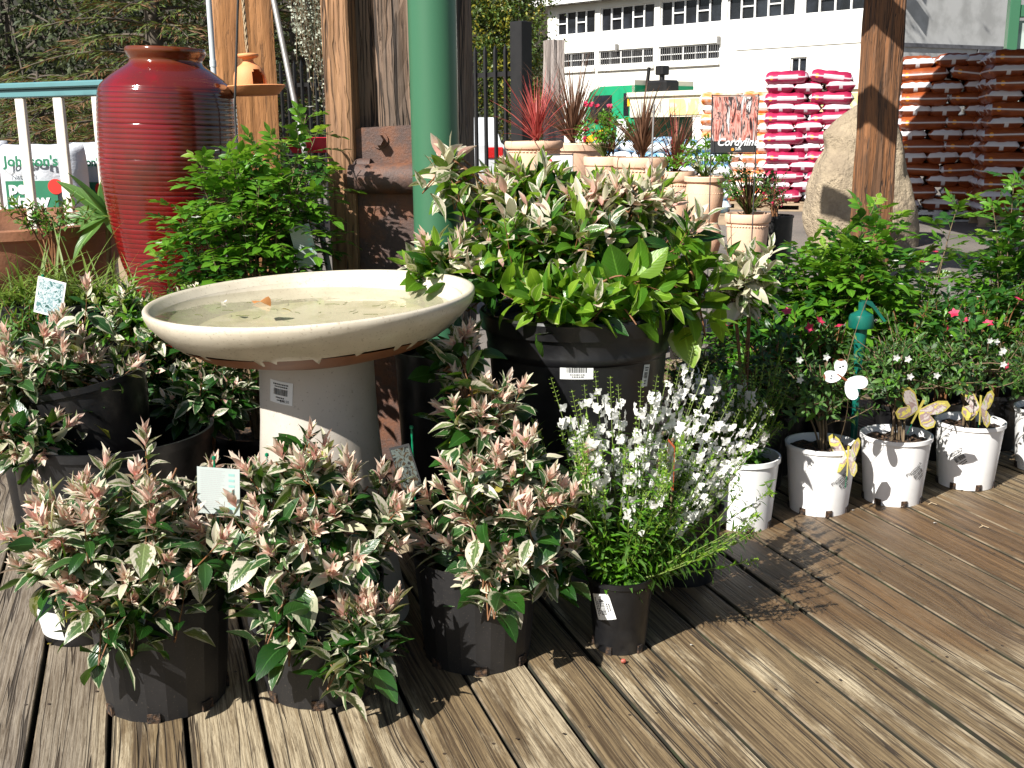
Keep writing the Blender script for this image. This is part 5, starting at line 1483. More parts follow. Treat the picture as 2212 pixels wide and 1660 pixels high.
for i in range(34):
    p_ = gp(g.uniform(430, 900), g.uniform(636, 690), zw - .012); a_ = g.uniform(0, 3.1); l_ = g.uniform(.01, .035)
    p_ = Vector((p_.x, p_.y, zw - .012)); mb.tube([p_, p_ + Vector((math.cos(a_), math.sin(a_), g.uniform(-.05, .05))) * l_ * .5, p_ + Vector((math.cos(a_ + .3), math.sin(a_ + .3), 0)) * l_], .0007, 3, caps=False)
mb.build('algae_strand', plain('algae', (.22, .26, .07), .6, .2, 20), kind='stuff', label='green algae strands drifting in the bird bath water', cat='algae', origin=(bc.x, bc.y, zw - .012))

# ---------------- variegated plants ----------------
TIPC = (10, .036, lambda g: 'pink' if g.random() < .82 else ('cream' if g.random() < .6 else 'var_pale'))
def vmat(pink=.8, cream=.12, plain_=.42):
    def f(t, g):
        r = g.random()
        if t > .86: return 'pink' if r < .4 else 'var_pale'
        if t > .55: return 'var_pale' if r < .38 else ('cream' if r < .38 + cream else 'var')
        return 'plain_dark' if r < plain_ else ('var' if r < .74 else ('var_pale' if r < .97 else ('yellow' if r < .98 else 'cream')))
    return f
def front_pot(vx, vyb, name, label, rt, rb, h, crown, nsh, seed, faceted=True, sides=20, extra_crowns=(), mf=None, rz=0, zlo=-.8, L0=.078, up=.85, sl=.12, n=13, group=None, slots=7, ptilt=None, z0=0, cat='potted plant', pmat='black_matte'):
    p = gp(vx, vyb, z0)
    o = empty(name, (p.x, p.y, z0), rz, label, cat, group)
    g = random.Random(seed)
    pot(o, rt, rb, h, M[pmat], sides=sides if faceted else 48, smooth=not faceted, slots=slots)
    LVs = []
    c, rad = crown
    shrub(o, (p.x + c[0], p.y + c[1], z0 + c[2]), rad, nsh, g, base=(0, 0, h - .03), matf=mf or vmat(), sl=sl, n=n, L0=L0, L1=.026, zlo=zlo, up=up, inner=.45, sp0=88, sp1=28, tipc=TIPC, asp=.46, droop=(.0, 1.5), r=.0016)
    for (c2, r2, n2) in extra_crowns:
        shrub(o, (p.x + c2[0], p.y + c2[1], z0 + c2[2]), r2, n2, g, base=(c2[0] * .5, c2[1] * .5, h * .95), matf=mf or vmat(), sl=sl, n=n, L0=L0, L1=.026, zlo=zlo, up=up * .8, inner=.3, sp0=88, sp1=28, tipc=TIPC, asp=.46, droop=(.3, 1.1), r=.0016)
    return o
front_pot(362, 1497, 'potted_shrub', 'pink tipped variegated shrub in the leftmost front black pot with flat sides', .140, .118, .245, ((-.07, .0, .355), (.255, .19, .165)), 84, 101, group='pink tipped variegated shrubs in black pots', extra_crowns=(((-.18, -.02, .34), (.14, .10, .08), 16), ((.0, -.13, .275), (.16, .06, .05), 14)))
front_pot(697, 1472, 'potted_shrub', 'pink tipped variegated shrub in the black pot directly in front of the bird bath pedestal', .136, .115, .235, ((.01, .0, .355), (.235, .18, .155)), 78, 102, group='pink tipped variegated shrubs in black pots', sides=24, extra_crowns=(((.10, -.13, .18), (.12, .05, .13), 24), ((-.04, .02, .46), (.08, .06, .08), 8), ((-.20, -.05, .27), (.09, .05, .06), 9), ((-.03, -.13, .25), (.12, .05, .06), 12)))
front_pot(1032, 1405, 'potted_shrub', 'pink tipped variegated shrub in the black pot between the bird bath and the white flowers', .136, .115, .235, ((.06, .0, .345), (.20, .17, .165)), 80, 103, group='pink tipped variegated shrubs in black pots', sides=24, extra_crowns=(((.02, .08, .52), (.12, .10, .10), 30), ((-.02, .1, .66), (.04, .04, .07), 8), ((.15, -.04, .24), (.08, .08, .07), 12), ((.02, -.13, .25), (.13, .05, .06), 12)))
# left stack of pots
P5 = gp(245, 1110)
p = Vector((at(245, 925, 2.62).x, 2.62, 0)); zr5 = at(245, 925, 2.62).z
o = empty('plant_pot', (p.x, p.y, 0), 0, 'wide empty glossy black pot below the tilted pot at the left', 'pot')
pot(o, .235, .19, zr5, M['black_plastic'], rim=.006, rimh=.02, soil=.12, slots=0)
p6 = at(195, 815, 2.66)
o = empty('potted_shrub', (p6.x, p6.y, zr5 - .10), 0, 'pink tipped variegated shrub in the tilted black pot at the left behind the front row', 'potted plant', 'pink tipped variegated shrubs in black pots')
o.rotation_euler = (0, R(-9), 0)
pot(o, .165, .135, p6.z - zr5 + .10, M['black_plastic'], rim=.004, rimh=.015, soil=.05, slots=0)
g = random.Random(104); c = at(95, 790, 2.60)
shrub(o, (c.x, c.y, c.z), (.27, .20, .21), 84, g, base=(0, 0, .2), matf=vmat(.9), sl=.10, n=13, L0=.07, L1=.024, zlo=-.9, up=.7, inner=.3, sp0=88, sp1=28, tipc=TIPC, asp=.46, droop=(.3, 1.1))
c = at(60, 930, 2.45)
shrub(o, (c.x, c.y, c.z), (.16, .10, .07), 22, g, base=(-.1, -.1, .15), matf=vmat(.9), sl=.10, n=13, L0=.07, L1=.024, zlo=-.9, up=.3, inner=.3, sp0=88, sp1=28, tipc=TIPC, asp=.46, droop=(.0, 1.4))
# low black pot lying behind the first pot with a white label
p = gp(184, 1362); o = empty('plant_pot', (p.x, p.y, 0), 0, 'low black pot with a white label at the far left on the deck', 'pot')
pot(o, .10, .085, .10, M['black_plastic'], rim=.003, rimh=.01, soil=.03, slots=0)
mb = MB(); cone_patch(mb, .085, .10, .10, R(-125), .055, [(-.045, .045, -.036, .036)], 0, .0015); mb.build('price_sticker', M['white_card'], kids(o)[0])

# shrubs under and behind the bath
def shrubpot(vx, vy, Y, name, label, crown, nsh, seed, mf, potr=.11, poth=.22, L0=.05, L1=.02, group=None, sl=.08, n=12, pm='black_plastic', rows=5, cols=4, zlo=-.4, up=.7, asp=.46, cat='potted plant', extra=None, base_z=0, inner=.5, spots=None):
    c0, c1 = at(crown[0], crown[1], Y), at(crown[2], crown[3], Y)
    p = at(vx, vy, Y); o = empty(name, (p.x, Y, base_z), 0, label, cat, group); g = random.Random(seed)
    po = pot(o, potr, potr * .82, poth, M[pm], slots=0)
    c = (c0 + c1) / 2; rx, rz_ = abs(c1.x - c0.x) / 2, abs(c1.z - c0.z) / 2
    shrub(o, (c.x, Y, c.z), (rx, min(rx, .24) * .9, rz_), nsh, g, base=(0, 0, poth - .03), matf=mf, sl=sl, n=n, L0=L0, L1=L1, zlo=zlo, up=up, inner=inner, sp0=85, sp1=20, asp=asp, rows=rows, cols=cols, extra=extra)
    return o
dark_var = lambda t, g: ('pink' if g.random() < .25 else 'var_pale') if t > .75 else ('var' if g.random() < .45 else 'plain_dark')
grn_var = lambda t, g: ('cream' if g.random() < .35 else 'lime') if t > .75 else ('var_pale' if g.random() < .5 else ('mur' if g.random() < .5 else 'plain_dark'))
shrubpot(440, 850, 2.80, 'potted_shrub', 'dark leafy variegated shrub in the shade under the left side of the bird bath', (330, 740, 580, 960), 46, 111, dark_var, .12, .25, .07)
shrubpot(300, 700, 3.05, 'potted_shrub', 'green and cream leafed shrub between the left shrub and the rim of the bird bath', (180, 610, 420, 790), 52, 112, grn_var, .13, .25, .055)
shrubpot(455, 640, 3.25, 'potted_shrub', 'pale tipped shrub behind the far rim of the bird bath', (360, 590, 570, 700), 34, 113, grn_var, .12, .25, .05)
shrubpot(70, 700, 3.0, 'potted_shrub', 'fine leafed green shrub at the left edge behind the pink tipped plant', (-40, 640, 180, 760), 30, 114, lambda t, g: 'small', .12, .3, .035)

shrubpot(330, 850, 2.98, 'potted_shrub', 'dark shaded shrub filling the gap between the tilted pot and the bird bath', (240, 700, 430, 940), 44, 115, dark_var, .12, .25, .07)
# bright feather-leaved shrubs
def murraya(vx, Y, label, crown, nsh, seed, nl=7, L=.036, fl=True, poth=.26, potr=.13, dk=.22, group='bright feather leaved shrubs', tall=(), ln=.12, red=False, leafn=5):
    c0, c1 = at(crown[0], crown[1], Y), at(crown[2], crown[3], Y); p = at(vx, 500, Y)
    o = empty('feather_leaved_shrub', (p.x, Y, 0), 0, label, 'potted plant', group); g = random.Random(seed)
    pot(o, potr, potr * .82, poth, M['black_plastic'], slots=0)
    LV = Leaves(); ST = MB(); c = (c0 + c1) / 2 - Vector((p.x, Y, 0)); rx, rz_ = abs(c1.x - c0.x) / 2, abs(c1.z - c0.z) / 2
    pts = []
    for i in range(nsh):
        dr = rdir(g, -.75, 1); pts.append((c + Vector((dr.x * rx, dr.y * rx * .7, dr.z * rz_)) * g.uniform(.35, 1.0), 0))
    for (vx_, vy_) in tall: pts.append((at(vx_, vy_, Y) - Vector((p.x, Y, 0)) - Vector((0, 0, .05)), 1))
    FL = Leaves()
    for (q, tl) in pts:
        b_ = Vector((g.uniform(-.03, .03), g.uniform(-.03, .03), poth - .03)); m_ = b_ + Vector(((q.x - b_.x) * .35, (q.y - b_.y) * .35, (q.z - b_.z) * .65))
        if q.z < b_.z: q.z = b_.z
        pa = bez(b_, m_, q, 8); ST.tube(pa, [.0042 - .0004 * j for j in range(9)], 5, 0, caps=False)
        d = (Vector((q.x - c.x, q.y - c.y, 0)).normalized() * .5 + Vector((0, 0, .9))).normalized()
        nleaf = leafn + 4 * tl; span = .14 + .10 * tl
        for j in range(nleaf):
            t = j / nleaf; f = GA * j + g.uniform(-.4, .4)
            k = max(0, 8 - (1 - t) * 8 * span / max(.1, (q - b_).length)); k0 = min(7, int(k)); s = pa[k0].lerp(pa[k0 + 1], k - k0)
            dd, e1, e2 = basis(d); el = .15 + .9 * t
            ld = (e1 * math.cos(f) + e2 * math.sin(f) + dd * el).normalized()
            mt = 'mur' if g.random() > dk * (1.3 - t) else 'mur_dk'
            if t > .8 and g.random() < .5: mt = 'lime'
            compound(LV, ST, s, ld, ln * (1 - .45 * t) * g.uniform(.8, 1.15), nl, L * (1 - .35 * t), mt, g)
        if fl and g.random() < .18:
            for k in range(5):
                f = k * 1.2566; FL.add(q + d * .02, Vector((math.cos(f), math.sin(f), .5)), Vector((0, 0, 1)), .014, .008, .5, .1, 'flower_white', .8, 0)
        if red and g.random() < red:
            s = q + rdir(g) * .05
            for k in range(5):
                f = k * 1.2566; FL.add(s, Vector((math.cos(f), math.sin(f), .7)), Vector((0, 0, 1)), .026, .019, .7, .1, 'flower_red', .7, 0)
    LV.build('foliage', o, 4, 2); ST.build('stems', [M['brown_stem'], M['green_stem']], o)
    if FL.r: FL.build('blossoms', o, 3, 2)
    return o
murraya(545, 3.0, 'bright green feather leaved shrub between the red jar and the weathered post', (345, 300, 735, 640), 78, 121, tall=((550, 262), (600, 258), (425, 300), (470, 300), (660, 205), (685, 240), (705, 330), (350, 500), (335, 520), (640, 300), (500, 310)), poth=.3, potr=.15, ln=.13, L=.043)
murraya(1800, 3.75, 'bright feather leaved shrub standing in front of the foot of the stained post', (1670, 510, 2010, 820), 60, 122, L=.056, ln=.16, tall=((1890, 415), (1930, 430), (1820, 460), (1720, 500), (1760, 520), (1950, 470), (1700, 540)), leafn=6)
murraya(2000, 4.1, 'feather leaved shrub with sparse tall sprigs left of the right edge', (1890, 600, 2100, 840), 40, 123, L=.052, ln=.15, tall=((2075, 405), (2050, 500), (1990, 520), (2010, 560), (2110, 560)), red=.08)
murraya(2185, 3.9, 'feather leaved shrub at the right edge with the tallest sprigs', (2090, 480, 2270, 820), 50, 124, L=.050, ln=.15, tall=((2195, 345), (2145, 400), (2230, 380), (2160, 480), (2205, 450)), dk=.6, red=.05)
murraya(1640, 3.8, 'darker feather leaved shrub right of the large leaved shrub', (1560, 560, 1750, 860), 44, 125, L=.05, ln=.15, tall=((1690, 560), (1600, 530)), dk=.7, red=.12)
# low dark fillers between the rows
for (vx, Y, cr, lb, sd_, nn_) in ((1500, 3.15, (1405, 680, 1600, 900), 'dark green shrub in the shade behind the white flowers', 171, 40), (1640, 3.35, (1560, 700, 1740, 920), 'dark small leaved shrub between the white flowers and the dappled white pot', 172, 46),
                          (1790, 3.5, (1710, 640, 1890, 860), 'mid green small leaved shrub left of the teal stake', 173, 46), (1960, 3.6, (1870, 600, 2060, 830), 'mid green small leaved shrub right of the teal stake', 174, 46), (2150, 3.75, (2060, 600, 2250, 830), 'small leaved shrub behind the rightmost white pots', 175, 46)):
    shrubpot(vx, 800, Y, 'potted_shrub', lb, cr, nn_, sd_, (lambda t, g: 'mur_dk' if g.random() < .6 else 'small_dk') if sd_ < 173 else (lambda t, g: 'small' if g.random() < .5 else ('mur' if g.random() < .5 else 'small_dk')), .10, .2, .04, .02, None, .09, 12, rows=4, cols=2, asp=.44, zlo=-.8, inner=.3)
# red flowered climbers
def red_vine(vx, Y, label, crown, nsh, seed, nfl):
    c0, c1 = at(crown[0], crown[1], Y), at(crown[2], crown[3], Y)
    def ex(LV, ST, g, o):
        pass
    o = shrubpot(vx, 700, Y, 'red_flowered_plant', label, crown, nsh, seed, lambda t, g: 'mur_dk' if g.random() < .75 else 'mur', .10, .2, .055, .03, 'red flowered plants among the green shrubs', .07, 8, rows=4, cols=2, asp=.5)
    g = random.Random(seed + 1); FL = Leaves()
    for i in range(nfl):
        s = Vector((g.uniform(c0.x, c1.x), Y - g.uniform(.02, .16), g.uniform(c1.z, c0.z))) - o.location; aim = rdir(g); aim.y = -abs(aim.y)
        dd, e1, e2 = basis(aim)
        for k in range(5):
            f = k * 1.2566; FL.add(s, e1 * math.cos(f) + e2 * math.sin(f) + dd * .7, dd, .020, .014, .6, .1, 'flower_red', .7, 0)
    FL.build('blossoms', o, 3, 2)
    return o
red_vine(1690, 3.5, 'dark plant with red flowers behind the first white pot', (1600, 640, 1800, 900), 40, 131, 5)
red_vine(2040, 3.65, 'dark plant with scattered red flowers behind the third white pot', (1900, 620, 2170, 830), 46, 132, 9)

# ---------------- big black tub with the large leaved shrub ----------------
BPp = at(1248, 665, 2.78); zr = BPp.z
BPo = empty('large_potted_shrub', (BPp.x, BPp.y, zr - .44), 0, 'large green leaved shrub in the biggest black tub with a white barcode sticker', 'potted plant')
mb = MB(); h = .44; rt = .243; rb = .205
mb.lathe([(0, .004), (rb, 0), (rb + .0225, h * .75), (rb + .0285, h * .765), (rb + .030, h * .80), (rb + .0275, h * .815), (rt - .004, h - .045), (rt + .006, h - .043), (rt + .010, h - .006), (rt + .006, h), (rt - .006, h), (rt - .012, h - .06), (rb, .05)], 72)
tub = mb.build('pot', M['black_plastic'], BPo)
mb = MB(); mb.lathe([(0, h - .03), (rt - .012, h - .035)], 40); mb.build('soil', M['soil'], BPo)
sticker(tub, .205, .235, .44, R(-94), at(1230, 800, 2.56).z - (zr - .44), .080, .043, 0, 4)
sticker(tub, .205, .235, .44, R(-46), at(1405, 815, 2.6).z - (zr - .44), .022, .055, R(-6), 6, 'grey_card')
mb = MB(); mb.lathe([(.20, zr - .44), (.2, zr - .46), (.235, 0), (.23, 0)], 40); mb.lathe([(0, zr - .441), (.2, zr - .441)], 30); mb.build('plant_pot', M['black_plastic'], loc=(BPp.x, BPp.y, 0), label='upturned black pot under the biggest black tub', cat='pot')
g = random.Random(141)
def bigmat(t, g):
    r = g.random()
    if t > .72: return 'pink' if r < .22 else ('cream' if r < .34 else ('lime' if r < .55 else 'var_pale'))
    if t > .45: return 'var_pale' if r < .14 else ('lime' if r < .20 else 'big')
    return 'big' if r < .42 else ('plain_dark' if r < .88 else ('lime' if r < .97 else 'yellow'))
def palemat(t, g):
    r = g.random()
    return ('pink' if r < .3 else 'cream') if t > .6 else ('var_pale' if r < .6 else 'big')
def limemat(t, g):
    r = g.random(); return 'lime' if r < .55 else 'big'
def crown_at(o, x0, y0, x1, y1, Y, n_, mf, L0, L1, nm='foliage', base=(0, 0, .4), zlo=-.5, inner=.45, sl=.13, nn=13, up=.55, ry=.2, asp=.47, g=g, **kw):
    c0, c1 = at(x0, y0, Y), at(x1, y1, Y); c = (c0 + c1) / 2
    return shrub(o, (c.x, Y, c.z), (abs(c1.x - c0.x) / 2, ry, abs(c0.z - c1.z) / 2), n_, g, base=base, matf=mf, sl=sl, n=nn, L0=L0, L1=L1, zlo=zlo, up=up, inner=inner, sp0=86, sp1=20, asp=asp, droop=(.3, 1.1), stem_r=.004, **kw)
TIPB = (7, .045, lambda g: 'pink' if g.random() < .30 else ('cream' if g.random() < .18 else ('lime' if g.random() < .6 else 'var_pale')))
crown_at(BPo, 920, 370, 1510, 690, 2.78, 134, bigmat, .086, .042, ry=.26)
crown_at(BPo, 1000, 350, 1330, 480, 2.85, 34, bigmat, .085, .045, ry=.15, tipc=TIPB)
crown_at(BPo, 860, 500, 1040, 630, 2.7, 16, bigmat, .085, .045, ry=.08, tipc=TIPB)
crown_at(BPo, 1200, 380, 1500, 470, 2.8, 26, palemat, .06, .04, ry=.12, tipc=TIPB)
crown_at(BPo, 1030, 590, 1530, 690, 2.60, 38, limemat, .088, .055, ry=.12, zlo=-.9, nn=8, up=.25, asp=.56)
crown_at(BPo, 1400, 530, 1570, 700, 2.72, 14, limemat, .10, .06, ry=.12, nn=8, asp=.56)
crown_at(BPo, 940, 310, 1010, 430, 2.85, 6, palemat, .08, .05, ry=.05)
shrubpot(1620, 640, 3.2, 'potted_shrub', 'pale cream variegated shrub just right of the large leaved shrub', (1530, 530, 1690, 720), 22, 142, lambda t, g: 'cream' if g.random() < .35 else ('var_pale' if g.random() < .6 else 'big'), .11, .25, .08, .045)
# dark pots in the shade under the big shrub
for (vx, Y, rt_, hh_, lb) in ((948, 2.80, .11, .56, 'tall dark empty pot in the shade between the bird bath and the biggest tub'), (1100, 2.60, .10, .2, 'small dark pot in the shade left of the white flowers'), (470, 2.55, .13, .22, 'dark empty pot in the shade left of the bird bath pedestal'), (1480, 2.62, .10, .19, 'small dark pot behind the white flowers')):
    p = at(vx, 900, Y); o = empty('plant_pot', (p.x, Y, 0), 0, lb, 'pot'); pot(o, rt_, rt_ * .82, hh_, M['black_plastic'], slots=0)

# ---------------- white flowering plants ----------------
def angelonia(o, base_z, spikes, g, h0=.12):
    LV = Leaves(); FL = Leaves(); ST = MB()
    for (tip, fl0) in spikes:
        b_ = Vector((g.uniform(-.03, .03), g.uniform(-.03, .03), base_z)); m_ = b_ + Vector(((tip.x - b_.x) * .55, (tip.y - b_.y) * .55, (tip.z - b_.z) * .35))
        N_ = 30; pa = bez(b_, m_, tip, N_); ST.tube(pa[::3], [.0021, .002, .0019, .0017, .0016, .0014, .0012, .001, .0009, .0008, .0006], 5, 0, caps=False)
        Ls = (tip - b_).length
        nl = int(Ls / .0085)
        for i in range(nl):
            t = (i + .5) / nl; j = min(N_ - 1, int(t * N_)); s = pa[j].lerp(pa[j + 1], t * N_ - j); dd, e1, e2 = basis(pa[j + 1] - pa[j]); f = i * GA
            rad = e1 * math.cos(f) + e2 * math.sin(f)
            if t < fl0 + .2:
                L = .052 * (1 - .55 * t) * g.uniform(.7, 1.2); LV.add(s, rad * .8 + dd * .55, dd * .8 - rad * .5 + Vector((0, 0, .3)), L, L * .22, g.uniform(.2, 1.2), .25, 'mur' if g.random() < .55 else 'small', .75, .1)
                if i % 3 == 0:
                    L = .02; LV.add(s, rad * .4 + dd, rad, L, L * .3, .3, .2, 'lime', .75, 0)
            if fl0 < t < .92 and g.random() < .64:
                for rep in range(g.choice((1, 2))):
                    f2 = f + rep * 2.6; rad = e1 * math.cos(f2) + e2 * math.sin(f2)
                    c = s + rad * .011; ax = (rad + Vector((0, 0, -.15))).normalized(); _, a1, a2 = basis(ax)
                    for k in range(4):
                        ff = k * 1.5708 + .6; sz = .0105 * g.uniform(.8, 1.2) * (1.35 if k == 2 else 1)
                        FL.add(c, a1 * math.cos(ff) + a2 * math.sin(ff) + ax * .35, ax, sz, sz * .8, .7, .15, 'flower_white', .75, 0)
            if t >= .89:
                for rep in range(6):
                    f2 = f + rep * 2.1; rad = e1 * math.cos(f2) + e2 * math.sin(f2); FL.add(s + rad * .002, rad + dd * .6, dd, .0075 * (1.5 - t) * 1.6, .0052, .2, -.3, 'bud', .9, 0)
    LV.build('foliage', o, 4, 2); FL.build('blossoms', o, 3, 2); ST.build('stems', M['green_stem'], o)
g = random.Random(151)
p = gp(1338, 1393); A1 = empty('flowering_plant', (p.x, p.y, 0), 0, 'white flowered plant in the small black pot with an upside down white sticker', 'potted plant', 'white flowered plants')
po = pot(A1, .0725, .056, .172, M['black_plastic'], rim=.003, rimh=.012, soil=.02, slots=5)
sticker(po, .056, .0725, .172, R(-128), .115, .060, .046, R(180 - 75), 7, 'white_card')
sp = []
def tipsp(vx, vy, Y, f=.55): return (at(vx, vy, Y) - Vector((p.x, p.y, 0)), f)
for (vx, vy, Y) in ((1190, 815, 2.42), (1235, 842, 2.3), (1262, 830, 2.45), (1285, 800, 2.4), (1318, 812, 2.35), (1335, 830, 2.5), (1385, 822, 2.36), (1375, 900, 2.25), (1410, 850, 2.45), (1448, 775, 2.45), (1470, 790, 2.5), (1495, 860, 2.35), (1520, 850, 2.42), (1440, 950, 2.3), (1475, 960, 2.28),
                     (1545, 890, 2.4), (1590, 840, 2.45), (1280, 920, 2.25), (1300, 970, 2.2), (1360, 1000, 2.15), (1430, 1050, 2.12), (1520, 1000, 2.3), (1575, 960, 2.3), (1545, 1050, 2.25), (1230, 900, 2.4), (1335, 890, 2.42), (1490, 920, 2.45), (1395, 960, 2.3), (1270, 1010, 2.2), (1570, 1040, 2.3), (1250, 860, 2.36), (1420, 810, 2.4), (1600, 885, 2.45), (1640, 880, 2.5), (1655, 915, 2.45), (1615, 950, 2.42), (1590, 1000, 2.4), (1560, 800, 2.5), (1530, 780, 2.52), (1500, 740, 2.55)):
    sp.append(tipsp(vx, vy, Y, .58))
sp.append(tipsp(1638, 1118, 2.3, .80)); sp.append(tipsp(1665, 1060, 2.35, .85)); sp.append(tipsp(1640, 1210, 2.25, .93)); sp.append(tipsp(1560, 1180, 2.2, .95)); sp.append(tipsp(1600, 1150, 2.22, .95))
for k in range(75): sp.append((Vector((g.uniform(-.20, .30), g.uniform(-.12, .14), g.uniform(.26, .50))), .97))
angelonia(A1, .15, sp, g)
p2_ = gp(1600, 1128); A2 = empty('flowering_plant', (p2_.x, p2_.y, 0), 0, 'white flowered plant in the leftmost white pot', 'potted plant', 'white flowered plants')
pot(A2, .101, .084, .205, M['white_plastic'], rim=.0035, rimh=.014, soil=.03, slots=7)
sp = []
for (vx, vy, Y) in ((1445, 745, 3.0), (1475, 735, 3.05), (1510, 760, 3.0), (1540, 790, 2.95), (1565, 820, 2.95), (1600, 800, 3.0), (1625, 810, 2.9), (1650, 860, 2.9), (1668, 880, 2.85), (1585, 860, 3.05), (1490, 800, 3.0), (1660, 930, 2.88), (1620, 900, 2.95), (1555, 880, 2.9), (1640, 850, 3.0)):
    sp.append((at(vx, vy, Y) - Vector((p2_.x, p2_.y, 0)), .60))
for k in range(50): sp.append((Vector((g.uniform(-.22, .13), g.uniform(-.1, .12), g.uniform(.28, .50))), .97))
sp.append((at(1668, 1070, 2.86) - Vector((p2_.x, p2_.y, 0)), .93))
angelonia(A2, .18, sp, g)

# ---------------- white pots ----------------
WP = [(1767, 1097, 'the dappled white pot just right of the white flowers', 161, (1640, 740, 1880, 930), .205, -60),
      (1926, 1077, 'the white pot with a butterfly label above its rim', 162, (1830, 700, 2040, 900), .207, -62),
      (2084, 1043, 'the white pot with an upright butterfly label', 163, (1990, 690, 2200, 880), .207, -125),
      (2252, 1010, 'the white pot cut off by the right edge', 164, (2150, 700, 2330, 880), .207, -110)]
sm_ = lambda t, g: 'small' if g.random() < .55 else ('small_dk' if g.random() < .85 else 'mur')
WPo = []
for (vx, vy, lb, sd_, cr, h, ac) in WP:
    p = gp(vx, vy); o = empty('potted_shrub', (p.x, p.y, 0), 0, 'fine leaved shrub in ' + lb, 'potted plant', 'small shrubs in white pots'); g = random.Random(sd_); WPo.append(o)
    po = pot(o, .1025, .084, h, M['white_plastic'], rim=.0035, rimh=.012, soil=.022, slots=7)
    sticker(po, .084, .1025, h, R(ac), .105, .062, .050, R(42), sd_, plate=False, txt=[('Plantmark', .015, -.034, .021)])
    c0, c1 = at(cr[0], cr[1], p.y), at(cr[2], cr[3], p.y); c = (c0 + c1) / 2
    shrub(o, (c.x, p.y + .03, c.z), (abs(c1.x - c0.x) / 2, .17, abs(c1.z - c0.z) / 2), 78, g, base=(0, 0, h - .03), matf=sm_, sl=.085, n=13, L0=.034, L1=.018, zlo=-.6, up=.5, inner=.4, sp0=80, sp1=25, asp=.40, stem_mats=[M['brown_stem'], M['green_stem']], rows=4, cols=2, stem_r=.0026)
    FL = Leaves()
    for i in range(4):
        d = rdir(g, -.2, 1); q = Vector((c.x - p.x + d.x * .12, .03 - abs(d.y) * .15, c.z + d.z * .09))
        for k in range(5):
            f = k * 1.2566; FL.add(q, Vector((math.cos(f), -.3, math.sin(f))), (0, -1, 0), .012, .008, .3, .1, 'flower_white', .8, 0)
    FL.build('blossoms', o, 3, 2)

# butterfly shaped labels
def wing_outline(s=1.0):
    up = [(0, 0), (.012, .02), (.03, .045), (.05, .056), (.062, .048), (.058, .03), (.046, .012), (.03, 0), (.05, -.010), (.052, -.026), (.038, -.042), (.022, -.038), (.008, -.02)]
    return [(x * s, y * s) for x, y in up]
def butterfly_label(loc, X, U, s, label, name='plant_label'):
    o = empty(name, loc, 0, label, 'plant label', 'yellow butterfly shaped plant labels')
    X = Vector(X).normalized(); U = Vector(U); U = (U - X * U.dot(X)).normalized(); Nn = X.cross(U)
    for sg in (-1, 1):
        Xs = (X * sg + Nn * .25).normalized(); Ns = Xs.cross(U)
        Mw = Matrix((Xs, U, Ns)).transposed().to_4x4()
        mb = MB(); mb.prism(wing_outline(s), .0006, Mw); w1 = mb.build('wing', M['tag_yellow'], o)
        inn = [(x * .86 + .003 * s, y * .86) for x, y in wing_outline(s)]
        for zz in (.0008, -.0006):
            mb = MB(); mb.prism(inn, .0003, Matrix.Translation(Ns * zz) @ Mw); mb.build('picture', M['pic_wing'], w1)
    mb = MB(); mb.prism([(-.002 * s, -.045 * s), (.002 * s, -.045 * s), (.0035 * s, .03 * s), (-.0035 * s, .03 * s)], .001, Matrix((X, U, Nn)).transposed().to_4x4()); mb.build('body', M['tag_yellow'], o)
    mb = MB(); mb.tube([(0, 0, 0), -U * .06 * s + Vector((0, .01, -.02))], .001, 5); mb.build('tie', M['green_plastic'], o)
    return o
q = at(1832, 990, 3.0); butterfly_label(q, (.25, -.6, .1), (.12, 0, 1), 1.15, 'folded yellow butterfly label hanging down the right side of the dappled white pot')
q = at(1985, 885, 3.1); butterfly_label(q, (1, -.25, -.35), (.35, -.35, .8), 1.15, 'open yellow butterfly label above the rim of the middle white pot')
q = at(2118, 880, 3.25); butterfly_label(q, (.30, -.9, .0), (-.05, 0, 1), 1.25, 'upright yellow edged butterfly label in the fourth white pot')

